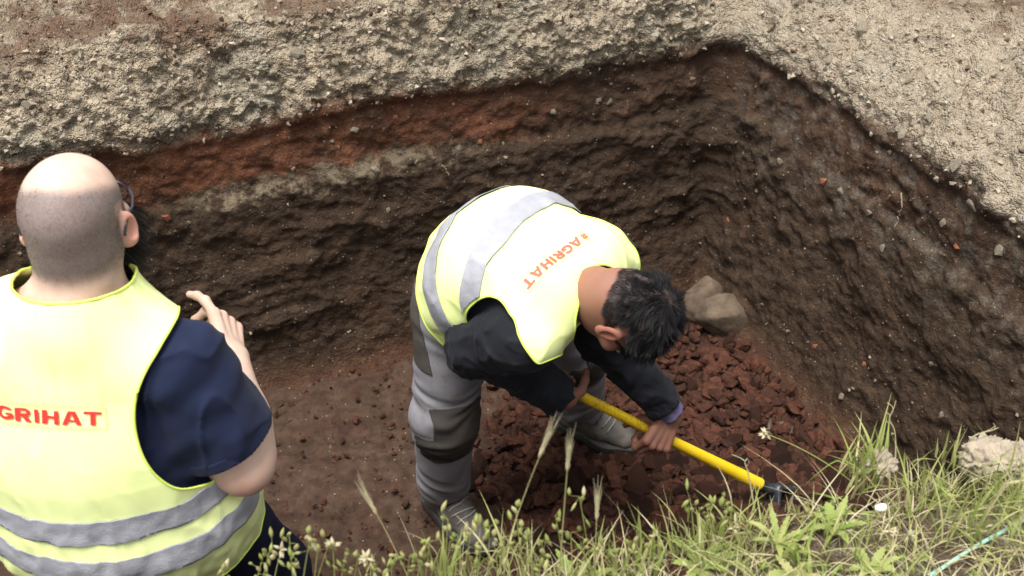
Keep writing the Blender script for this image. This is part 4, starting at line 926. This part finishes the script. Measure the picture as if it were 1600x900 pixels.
    # beard and short back-of-head stubble
    ix = rng.choice(np.where(beard > .5)[0], 6000); _, nh = grad(fh, Vh[ix]); nh /= np.linalg.norm(nh, axis=1)[:, None]
    strands('beard', Vh[ix], nh * .7 + V(0, 0, -.5), .028 + .04 * rng.random(len(ix)), .0008, M['beard'], root, 4, V(0, 0, -.8), .35)
    ix = rng.choice(np.where((low * (1 - bald) * (1 - ear)) > .45)[0], 5000); _, nh = grad(fh, Vh[ix]); nh /= np.linalg.norm(nh, axis=1)[:, None]
    strands('stubble', Vh[ix] + rng.normal(size=(len(ix), 3)) * .0012, nh * .6 + V(0, 0, -.6), np.full(len(ix), .0026), .0002, M['hair'], root, 2, V(0, 0, 0), .3, np.full(len(ix), .3))
    # spectacles
    gl = empty('spectacles', hd); tag(gl, 'dark rimmed spectacles worn by the bald person', 'spectacles')
    HT = HAX.T * 1.0
    for sg in (1, -1):
        pts = [hd + HT @ V(sg * x, y, z) for x, y, z in ((.062, .092, .006), (.076, .060, .008), (.085, .02, .010), (.0835, -.006, .012), (.083, -.022, .0), (.081, -.030, -.014))]
        tt = np.linspace(0, 5, 24); pts = np.stack([np.interp(tt, range(6), np.array(pts)[:, i]) for i in range(3)], 1); P, F = tube_mesh('temple', pts, .0024, 8); child('temple', mesh_np('temple', P, F), M['glass'], gl)
        a = np.linspace(0, 2 * np.pi, 33); pts = np.array([hd + HT @ V(sg * (.032 + .025 * math.cos(t)), .106 - .22 * max(0, .032 + .025 * math.cos(t) - .02), -.004 + .019 * math.sin(t)) for t in a]); P, F = tube_mesh('rim', pts, .0018, 6); child('rim', mesh_np('rim', P, F), M['glass'], gl)
    P, F = tube_mesh('bridge', [hd + HT @ V(-.008, .108, .002), hd + HT @ V(0, .1125, .005), hd + HT @ V(.008, .108, .002)], .0018, 6); child('bridge', mesh_np('bridge', P, F), M['glass'], gl)
    # t-shirt
    u_a = nrm(ER - SR); cutp = SR + u_a * .175; u_al = nrm(ELb - SL)
    def shirt(P):
        s = (P - SR) @ u_a; fold = .005 * noise(np.stack([(P @ V(1, 0, 0)) * 16, P[:, 1] * 16, P[:, 2] * 7], 1)) + .012 * noise(np.stack([P[:, 0] * 9 + P[:, 2] * 9, P[:, 1] * 9, P[:, 2] * 16 - P[:, 0] * 12], 1))
        fold = fold - .007 * rid(np.stack([P[:, 0] * 12 + P[:, 2] * 5, P[:, 1] * 7, P[:, 2] * 5 - P[:, 0] * 9], 1)); d = torso(P) + .001; a = mx(cone(P, SR + V(-.005, 0, .0), SR + u_a * .24, .083, .087), plane(P, cutp, u_a + V(.15, 0, -.1))); b = mx(cone(P, SL, SL + u_al * .24, .083, .087), plane(P, SL + u_al * .175, u_al))
        d = smin(d, a, .03); d = smin(d, b, .03); d = mx(d, -ell(P, V(-.71, 1.50, 1.40), (.185, .18, .15))); return mx(d + fold * sstep(.01, .05, np.abs(s - .175) + .02), .72 - P[:, 2])
    ts = solid('t_shirt', shirt, (-1.16, 1.22, .66), (-.32, 1.72, 1.42), .0045, M['navy'], root)
    def hemb(P): q = plane(P, cutp, u_a + V(.15, 0, -.1)); return mx(np.abs(q + .012) - .0105, cone(P, SR + u_a * .1, SR + u_a * .24, .12, .12) - .02)
    cloth('sleeve_hem', lambda P: cone(P, SR + V(-.005, 0, .0), SR + u_a * .24, .083, .087) - .0018 + .002 * noise(P * 14), cutp - .13, cutp + .13, .0045, hemb, M['navy'], ts, .002)
    # vest
    def vestf(P):
        bell = .020 * sstep(1.0, .80, P[:, 2]); th = np.arctan2(P[:, 1] - 1.46, P[:, 0] - cx)
        cr = np.stack([th * 4 + P[:, 2] * 3, th * 0 + 8, P[:, 2] * 7 - th * 2], 1); fold = .0026 * rid(cr * .5) + .0010 * rid(cr * 1.2 + 6) + .0045 * noise(np.stack([th * 3.2, th * 0, P[:, 2] * 3.0 + 5], 1)) + .0045 * noise(np.stack([th * 5 + P[:, 2] * 5, th * 0 + 2, P[:, 2] * 9], 1)) * sstep(1.15, .95, P[:, 2]) \
            + .004 * noise(np.stack([th * 9, th * 0 + 4, P[:, 2] * 28], 1)) * sstep(1.0, .9, P[:, 2])
        return smin(torso(P), neck(P) + .004, .04) - .020 - bell - fold
    def armh(P): return mn(ell(P, SR + V(.055, -.02, -.055), (.125, .24, .165)), ell(P, SL + V(-.035, -.02, -.075), (.132, .24, .168)))
    neckh = lambda P: ell(P, V(-.71, 1.495, 1.435), (.132, .130, .097))
    hemp = lambda P: .775 - P[:, 2] + .006 * noise(P * 8)
    g = lambda P: mx(mx(-armh(P), -neckh(P)), hemp(P)); lo, hi = (-1.06, 1.20, .72), (-.38, 1.74, 1.42)
    vest = cloth('vest', vestf, lo, hi, .0048, g, M['vest'], root, .003); vest['label'] = 'yellow high visibility vest with two silver tapes'
    for z0 in (.985, .90):
        def band(P): return mx(np.abs(P[:, 2] - z0 + .006 * noise(P * 7) + .02 * (P[:, 0] - cx)) - .025, g(P) + .004)
        cloth('reflective_tape', lambda P: vestf(P) - .0032 - .0018 * noise(P * 38), lo, hi, .0048, band, M['tape'], root, .0012)
    binding(vest, M['bind'], root, .0023)
    print_on(vestf, lambda P: torso(P) - .022, root, hit(vestf, 46, 648), V(1, 0, -.07), V(.07, .12, 1), V(0, -1, .12), .0240, M['red'], M['olive'])
    # trousers and shoes
    def legs(P):
        d = smin(chain(P, [hR, kR, aR], [.125, .10, .085], .04), chain(P, [hL, kL, aL], [.12, .10, .085], .04), .03); d = smin(d, econe(P, V(cx, 1.47, .76), V(cx, 1.46, .88), Rv, (.21, .155), (.21, .16)), .05)
        return mx(d + .008 * noise(np.stack([P[:, 0] * 8, P[:, 1] * 8, P[:, 2] * 20], 1)), .09 - P[:, 2])
    solid('trousers', legs, (-1.05, 1.22, .05), (-.30, 1.80, 1.0), .0062, M['navy2'], root)
    for ank in (aR, aL):
        fd = nrm(V(.25, .95, 0)); sx = np.cross(fd, V(0, 0, 1)); b = V(ank[0], ank[1], .022); AXs = np.stack([fd, sx, V(0, 0, 1)]); T_ = lambda P: (P - b) @ AXs.T
        up = lambda P: mx(smin(econe(T_(P), V(-.035, 0, .05), V(.06, 0, .055), V(0, 1, 0), (.04, .05), (.044, .048)), econe(T_(P), V(.06, 0, .045), V(.16, -.006, .03), V(0, 1, 0), (.046, .04), (.042, .03)), .03), .018 - T_(P)[:, 2])
        so = lambda P: mx(mx(cone(T_(P) * V(1, 1, 0), V(-.04, 0, 0), V(.165, 0, 0), .045, .044), T_(P)[:, 2] - .024), -T_(P)[:, 2] - .002)
        sh = solid('shoe', up, b - .24, b + .24, .006, M['shoe'], root); solid('sole', so, b - .24, b + .24, .006, M['sole'], sh)
watcher()
# ================================================================== PLANTS ON THE NEAR EDGE
gm = (nf > .3) & (Pf2[:, 2] > .95) & (Pf2[:, 0] > -1.3) & (Pf2[:, 0] < 2.0) & (Pf2[:, 1] > .3) & (np.arange(len(Pf2)) >= (n1 + n2 - 12) * ns)
GV = Pf2[gm]
from mathutils.kdtree import KDTree
kd = KDTree(len(GV))
for i, p in enumerate(GV): kd.insert((p[0], p[1], 0), i)
kd.balance()
def gz(x, y): return GV[kd.find((x, y, 0))[1]][2]
nearx, neary = [p[0] for p in NEAR], [p[1] for p in NEAR]
def rim(x): return np.interp(x, nearx, neary)
def ground_hit(px, py):
    z = 1.04
    for _ in range(4): p = atz(px, py, z); z = gz(p[0], p[1])
    return V(p[0], p[1], z)
class Blades:
    def __init__(s): s.v, s.f, s.t, s.n = [], [], [], 0
    def add(s, base, h, lean, w, tint, segs=5, droop=1.0, twist=None):
        base = np.asarray(base, float); n = len(base); t = np.linspace(0, 1, segs + 1)[None, :, None]; h = np.broadcast_to(h, n)[:, None, None]; lean = lean[:, None, :]
        up = V(0, 0, 1)[None, None]; c = base[:, None] + h * (up * (t - .35 * droop * t**2.2 * np.linalg.norm(lean, axis=2, keepdims=True)) + lean * (.25 * t + .75 * t**2) )
        a = rng.uniform(0, 6.28, n) if twist is None else twist; sd_ = np.stack([np.cos(a), np.sin(a), 0 * a], 1)[:, None]
        wd = np.broadcast_to(w, n)[:, None, None] * np.clip(np.minimum(.55 + t * 2, (1 - t) * 1.7 + .03), 0, 1); L, Rr = c - sd_ * wd, c + sd_ * wd
        VV = np.stack([L, Rr], 2).reshape(-1, 3); I = s.n + np.arange(n * (segs + 1) * 2).reshape(n, segs + 1, 2)
        s.v.append(VV); s.f.append(np.stack([I[:, :-1, 0], I[:, :-1, 1], I[:, 1:, 1], I[:, 1:, 0]], -1).reshape(-1, 4)); s.n += len(VV)
        s.t.append(np.repeat(np.broadcast_to(tint, n), (segs + 1) * 2)); return c
    def raw(s, P, F, tint):
        s.v.append(np.asarray(P, float)); s.f.append(np.asarray(F) + s.n); s.t.append(np.full(len(P), tint)); s.n += len(P)
    def mesh(s, name): 
        f4 = [f for f in s.f if f.shape[1] == 4]; f3 = [f for f in s.f if f.shape[1] == 3]
        return mesh_np(name, np.concatenate(s.v), ([np.concatenate(f4)] if f4 else []) + ([np.concatenate(f3)] if f3 else []), dict(tint=np.concatenate(s.t)))
    def tube(s, pts, r, tint, sides=4):
        P, F = tube_mesh('t', pts, r, sides, cap=False); s.raw(P, F[0], tint)
    def spikelet(s, p, d, L, w, tint):       # plump oval seed case
        d = nrm(d); u = nrm(np.cross(d, V(.3, .5, .81))); v = np.cross(d, u); pr = [(.0, .15), (.2, .75), (.45, 1.0), (.7, .75), (1.0, .08)]; K = 6; P = []
        for a, r in pr:
            for k in range(K): an = k / K * 6.283; P.append(p + d * L * a + (u * math.cos(an) + .7 * v * math.sin(an)) * w * r)
        I = np.arange(len(pr) * K).reshape(len(pr), K); J = np.roll(I, -1, 1); s.raw(P, np.stack([I[:-1], J[:-1], J[1:], I[1:]], -1).reshape(-1, 4), tint)
# --- the grass carpet (nobody could count it)
gb = Blades(); N = 12000
bx = rng.uniform(-.42, 1.55, N); by = rim(bx) + .035 - np.abs(rng.normal(size=N)) * .15
clump = noise(np.stack([bx * 9, by * 9, bx * 0], 1)) + .6 * noise(np.stack([bx * 22, by * 22, bx * 0 + 4], 1))
dens = .17 + 1.05 * clump; dens *= np.where(bx < -.02, .55 * sstep(-.42, -.05, bx) + .1, 1)
for cx_, cy_, r_, k_ in ((.80, 1.22, .10, .75), (.98, 1.10, .16, .92), (1.12, 1.30, .08, .8), (.50, 1.27, .09, .85)): dens *= 1 - k_ * np.exp(-((bx - cx_)**2 + (by - cy_)**2) / r_**2)
k = rng.random(N) < dens; bx, by = bx[k], by[k]; n = len(bx); bz = np.array([gz(a, b) for a, b in zip(bx, by)]) - .006
edge = sstep(.20, .0, rim(bx) - by); h = rng.uniform(.024, .070, n) * (1 + .7 * rng.random(n)**3) * np.where(bx > .45, .72, 1.0)
le = rng.normal(size=(n, 3)) * .45; le[:, 2] = 0; le[:, 1] += .15
h *= 1 - .6 * np.exp(-((bx - .48) / .10)**2)
tint = np.clip(rng.normal(.50, .15, n) + .38 * (rng.random(n) < .38), 0, 1)
gb.add(np.stack([bx, by, bz], 1), h, le, rng.uniform(.0008, .0021, n), tint)
# lying dry straw
n = 2200; bx = rng.uniform(-.1, 1.5, n); by = rim(bx) - rng.uniform(-.02, .4, n); bz = np.array([gz(a, b) for a, b in zip(bx, by)]) + .006; le = rng.normal(size=(n, 3)); le[:, 2] = 0; le *= 1.5
gb.add(np.stack([bx, by, bz], 1), rng.uniform(.03, .07, n), le, rng.uniform(.0006, .0013, n), rng.uniform(.75, 1, n), droop=1.2)
# tiny broad ground leaves
n = 2600; bx = rng.uniform(.0, 1.5, n); by = rim(bx) - rng.uniform(-.01, .38, n); k = noise(np.stack([bx * 7, by * 7, bx * 0 + 9], 1)) > .02; bx, by = bx[k], by[k]; n = len(bx); bz = np.array([gz(a, b) for a, b in zip(bx, by)]) + rng.uniform(.002, .02, n)
le = rng.normal(size=(n, 3)) * .9; le[:, 2] = 0; gb.add(np.stack([bx, by, bz], 1), rng.uniform(.008, .02, n), le, rng.uniform(.002, .0045, n), np.clip(rng.normal(.22, .12, n), 0, 1), 3)
g_ = link('grass', gb.mesh('grass'), M['plant']); tag(g_, 'short yellow green grass and straw along the near pit edge', 'grass', kind='stuff')

# --- single tufts
def tuft(px, py, nb, hh, w, t0, label, spread=.02, lean=(.0, .0), la=.42):
    p = ground_hit(px, py); o = empty('grass_tuft', p); b = Blades(); base = p + np.concatenate([rng.normal(size=(nb, 2)) * spread, np.zeros((nb, 1))], 1); base[:, 2] -= .004
    le = np.concatenate([rng.normal(size=(nb, 2)) * la + np.array(lean), np.zeros((nb, 1))], 1)
    if nb <= 16:
        for i in range(nb):
            b = Blades(); b.add(base[i:i + 1], hh * rng.uniform(.55, 1.15, 1), le[i:i + 1], w * rng.uniform(.7, 1.3, 1), np.clip(rng.normal(t0 + .12, .12, 1), 0, 1), 8); child('blade', b.mesh('blade'), M['plant'], o)
        return tag(o, label, 'grass', 'grass tufts on the near pit edge')
    b.add(base, hh * rng.uniform(.55, 1.15, nb), le, w * rng.uniform(.7, 1.3, nb), np.clip(rng.normal(t0 + .16, .15, nb) + .3 * (rng.random(nb) < .2), 0, 1), 7); tag(child('blades', b.mesh('blades'), M['plant'], o), kind='stuff')
    tag(o, label, 'grass', 'grass tufts on the near pit edge')
for a in [(1345, 752, 46, .12, .0019, .30, 'bushy green grass tuft around the curled dry twig'), (1262, 812, 40, .055, .0016, .5, 'low straw coloured grass tuft just behind the toothed leaf rosette'), (1530, 835, 100, .13, .0018, .33, 'widest grass tuft, arching over the teal cord', .04),
          (1580, 790, 70, .12, .0018, .38, 'grass tuft between the large earth lump and the teal cord', .035), (1180, 850, 50, .09, .0018, .40, 'grass tuft beside the rosette of toothed leaves', .03), (1440, 800, 45, .10, .0017, .36, 'grass tuft beside the flat white pebble', .03),
          (940, 905, 50, .11, .0018, .42, 'grass tuft at the foot of the shortest bearded stalk', .03), (800, 915, 55, .12, .0017, .5, 'yellowish grass tuft at the foot of the tallest bearded stalk', .035), (720, 920, 40, .11, .0018, .45, 'grass tuft in front of the digging person\'s rear shoe', .03),
          (1090, 870, 50, .09, .0018, .38, 'grass tuft in front of the clods below the hoe handle', .035), (1330, 860, 45, .08, .0018, .4, 'short grass tuft between the two toothed leaf rosettes', .04),
          (1010, 885, 14, .12, .0036, .30, 'tuft of broad upright blades in front of the open clods', .014, (0, .1), .25), (1115, 862, 14, .11, .0034, .28, 'tuft of broad blades leaning beneath the hoe handle', .014, (.1, .1), .3), (690, 925, 9, .14, .0036, .32, 'few tall broad blades in front of the rear shoe', .012, (.0, .15), .25),
          (1370, 735, 11, .11, .0044, .25, 'broad leaved shoot beside the small brown earth lump', .008, (.0, .2), .55), (1240, 880, 16, .09, .0040, .35, 'tuft of broad short blades at the feet of the rosette', .02, (0, .1), .4),
          (1485, 722, 9, .08, .0022, .45, 'sparse upright grass growing beside the large pale earth lump', .010, (.12, .1), .2), (1410, 726, 7, .055, .0018, .6, 'very small dry grass tuft between the earth lumps', .008)]: tuft(*a)

# --- bearded grass heads and nodding seed heads
def stalk(name, tip, foot, label, group, kind):
    o = empty(name, foot); b = Blades(); tip, foot = np.asarray(tip, float), np.asarray(foot, float); bend = V(0, 0, 1) * .12 * np.linalg.norm(tip - foot)
    t = np.linspace(0, 1, 12)[:, None]; pts = foot + (tip - foot) * t + bend * (t * (1 - t) * 2)
    b.tube(pts, np.linspace(.0012, .0007, 12), .72 if kind == 'barley' else .55); child('stem', b.mesh('stem'), M['plant'], o); b = Blades(); d = nrm(pts[-1] - pts[-2])
    if kind == 'barley':
        for i in range(16):
            p = pts[-1] + d * (i * .0024); a = i * 2.4; u = nrm(np.cross(d, V(1, .2, .3))); v = np.cross(d, u); sd_ = u * math.cos(a) + v * math.sin(a)
            b.spikelet(p, d * 1 + sd_ * .17, .014, .0026, .84 + .1 * rng.random()); q = p + nrm(d + sd_ * .17) * .010; e = q + nrm(d + sd_ * .13) * (.028 + .014 * rng.random()); b.tube([q, (q + e) / 2, e], [.0005, .0004, .0002], .97, 3)
    elif kind == 'nod':
        for i in range(int(rng.integers(4, 8))):
            p = pts[-1 - (i // 2) * 1]; sd_ = rng.normal(size=3); sd_[2] = abs(sd_[2]) * .4; q = p + nrm(sd_) * rng.uniform(.005, .016); b.tube([p, q], [.0004, .0003], .6, 3)
            b.spikelet(q, V(rng.normal() * .3, rng.normal() * .3, 1 if i % 2 else -.6), rng.uniform(.013, .021), rng.uniform(.0030, .0050), np.clip(rng.normal(.62, .14), .35, 1))
    else:
        for i in range(9):
            sd_ = nrm(rng.normal(size=3) + V(0, -.3, .6)); b.spikelet(pts[-1], sd_, .014, .0032, .95 + .05 * rng.random())
    child('seed_head', b.mesh('seed_head'), M['plant'], o); tag(o, label, 'grass stalk', group); return o
def foot_for(px, dx=0.):
    x = (px - 800) / FPX * 1.82 + dx; y = rim(x) - rng.uniform(.0, .05); return V(x, y, gz(x, y) - .005)
def tip_at(px, py, foot, dy=.05): d = ray(px, py); return V(0, 0, CAMZ) + d * ((foot[1] + dy) / d[1])
for px, py, fx, lb in ((842, 716, 762, 'tallest bearded grass stalk, leaning towards the digging hands'), (886, 738, 866, 'upright bearded grass stalk beside the taller leaning one'), (590, 806, 668, 'bearded grass stalk leaning towards the watching person'), (932, 815, 925, 'short bearded grass stalk in front of the open clods')):
    f = foot_for(fx); stalk('bearded_stalk', tip_at(px, py, f, .03), f, lb, 'bearded grass stalks above the pit edge', 'barley')
NLb = 'thin stem with nodding pale green seed cases at the pit edge'
spots = [(425, 850), (452, 838), (486, 838), (498, 852), (516, 846), (462, 872), (540, 872), (560, 866), (612, 874), (585, 885), (640, 868), (672, 846), (700, 812), (716, 836), (742, 806), (765, 822), (790, 838), (752, 850), (806, 800), (822, 828), (846, 846), (868, 806),
         (905, 776), (892, 832), (930, 850), (960, 856), (985, 845), (1020, 838), (1078, 780), (1104, 790), (1136, 788), (655, 885), (775, 868), (735, 872), (838, 876), (1150, 800), (350, 888), (408, 880)]
for px, py in spots:
    f = foot_for(px + rng.uniform(-25, 25)); stalk('seed_stalk', tip_at(px, py, f, rng.uniform(.0, .04)), f, NLb, 'seed grasses at the pit edge', 'nod')
WL_ = 'pale dried flower head on a short stem among the grass'
for px, py, fx, fy in ((1196, 678, 1330, 752), (520, 852, 545, 0), (572, 872, 590, 0), (440, 858, 430, 0), (1150, 655 + 170, 1160, 870), (1330, 822, 1340, 860), (1390, 830, 1395, 870), (1450, 880, 1455, 897), (1420, 838, 1410, 880), (1120, 845, 1125, 880)):
    f = ground_hit(fx, fy) if fy else foot_for(fx); stalk('dried_flower', tip_at(px, py, f, .03), f, 'dried flower head on a long bent stem reaching over the clods' if px == 1196 else WL_, 'dried flower heads among the grass', 'flower')
# curled dry twigs
def twig(pix, foot_px, label):
    f = ground_hit(*foot_px); o = empty('dry_twig', f); pts = [f] + [tip_at(x, y, f, .02 + .004 * i) for i, (x, y) in enumerate(pix)]; pts = np.array(pts); tt = np.linspace(0, len(pts) - 1, 22); pts = np.stack([np.interp(tt, range(len(pts)), pts[:, i]) for i in range(3)], 1)
    for _ in range(2): pts[1:-1] = (pts[:-2] + 2 * pts[1:-1] + pts[2:]) / 4
    b = Blades(); b.tube(pts, np.linspace(.0015, .0007, 22), .9); child('stem', b.mesh('stem'), M['plant'], o)
    for i in (9, 13, 17):
        b = Blades(); e = pts[i] + V(rng.normal() * .012, .004, .012); b.tube([pts[i], (pts[i] + e) / 2 + V(.003, 0, 0), e], [.0009, .0007, .0005], .9); child('shoot', b.mesh('shoot'), M['plant'], o)
    tag(o, label, 'twig')
twig([(1400, 695), (1398, 670), (1388, 655), (1396, 640), (1400, 626)], (1398, 738), 'curled pale dry twig rising beside the broad leaved shoot'); twig([(1172, 755), (1168, 735), (1163, 722), (1168, 716)], (1180, 800), 'small forked dry twig standing over the hoe handle')
twig([(1510, 700), (1520, 680), (1552, 672), (1560, 668)], (1500, 726), 'thin dry twig curving up from the pale earth lump')

# --- leafy weeds: toothed leaves in a rosette, each leaf a part
def leaf_mesh(base, d, L, w, tint, teeth=5, arch=.5):
    d = nrm(d); sd_ = nrm(np.cross(d, V(0, 0, 1))); n = teeth * 4 + 1; P, t_ = [], np.linspace(0, 1, n)
    for i, t in enumerate(t_):
        c = base + d * L * t + V(0, 0, 1) * L * arch * (t - 1.25 * t * t); ww = w * math.sin(math.pi * min(1, t * .93 + .07))**.8 * (.62 + .38 * abs(((i % 4) - 1.5) / 1.5)) * (1 if i < n - 1 else .05)
        P += [c - sd_ * ww + V(0, 0, .25 * ww), c, c + sd_ * ww + V(0, 0, .25 * ww)]
    I = np.arange(n * 3).reshape(n, 3); F = np.concatenate([np.stack([I[:-1, j], I[:-1, j + 1], I[1:, j + 1], I[1:, j]], -1) for j in (0, 1)])
    return mesh_np('leaf', np.array(P), F, dict(tint=np.full(len(P), tint)))
def weed(px, py, nl, L, w, label, t0=.3, up=.5):
    p = ground_hit(px, py); o = empty('leafy_weed', p)
    for i in range(nl):
        a = i * 2.4 + rng.uniform(-.3, .3); child('leaf', leaf_mesh(p, V(math.cos(a), math.sin(a), up * rng.uniform(.5, 1.2)), L * rng.uniform(.7, 1.15), w * rng.uniform(.8, 1.2), np.clip(t0 + .1 + rng.normal() * .09, 0, 1), 6, rng.uniform(.3, .6)), M['plant'], o)
    tag(o, label, 'weed')
weed(1215, 850, 11, .062, .0065, 'grey green rosette of toothed leaves in front of the hoe head', .40, .75); weed(1360, 890, 9, .055, .007, 'low toothed leaf rosette beside the dried flower heads', .34, .6)
weed(1300, 830, 8, .06, .009, 'small upright leafy weed between the grass tufts', .30, .9); weed(1095, 890, 8, .07, .009, 'leafy weed with narrow leaves among broad grass blades', .26, .7)
weed(900, 915, 7, .065, .008, 'leafy weed low at the edge beneath the bearded grass', .3, .8); weed(1240, 905, 6, .055, .010, 'weed with broad pale leaves at the feet of the rosette', .5, .6)
# --- lumps and pebbles on the edge
p = ground_hit(1545, 722); rock('earth_lump', 'large pale crumbly earth lump on the near pit edge', p + V(0, 0, .006), (.055, .04, .035), 3.3, M['lump'], 'earth lump', .22)
p = ground_hit(1378, 738); rock('earth_lump', 'small brown earth lump below the broad leaved shoot', p + V(0, .01, .008), (.03, .025, .02), 4.1, M['lump'], 'earth lump', .22)
p = ground_hit(1610, 735); rock('earth_lump', 'pale earth lump beside the larger crumbly one', p + V(0, 0, .006), (.045, .04, .03), 5.3, M['lump'], 'earth lump', .22)
p = ground_hit(1376, 796); rock('pebble', 'flat white pebble lying in the grass', p + V(0, 0, .004), (.010, .007, .005), 6.1, m_simple('white_pebble', (.62, .60, .58), (.75, .74, .72), 40, .002), 'pebble')
pm_ = [hull_mesh('pebble', 18, 90 + i, 1, .8, .6, flat=False) for i in range(3)]
for m_ in pm_: m_.materials.append(M['stone'])
for i in range(40):
    x = rng.uniform(.5, 1.3); y = rim(x) - rng.uniform(.02, .3); o = link('pebble', pm_[i % 3], None, ground); r = rng.uniform(.003, .009); o.matrix_local = Matrix.Translation((x, y, gz(x, y) + r * .2)) @ Matrix.Rotation(rng.uniform(0, 6), 4, 'Z') @ Matrix.Diagonal((r, r, r, 1))
# --- teal cord
pts = [ground_hit(x, y) + V(0, 0, .008) for x, y in ((1400, 935), (1470, 893), (1520, 860), (1560, 838), (1600, 817), (1680, 790))]; tt = np.linspace(0, 5, 40); pts = np.stack([np.interp(tt, range(6), np.array(pts)[:, i]) for i in range(3)], 1)
for _ in range(6): pts[1:-1] = (pts[:-2] + pts[1:-1] + pts[2:]) / 3
P, F = tube_mesh('cord', pts, .0034, 8); o = link('cord', mesh_np('cord', P, F), M['cord']); tag(o, 'thin pale teal cord lying across the soil at the edge', 'cord')
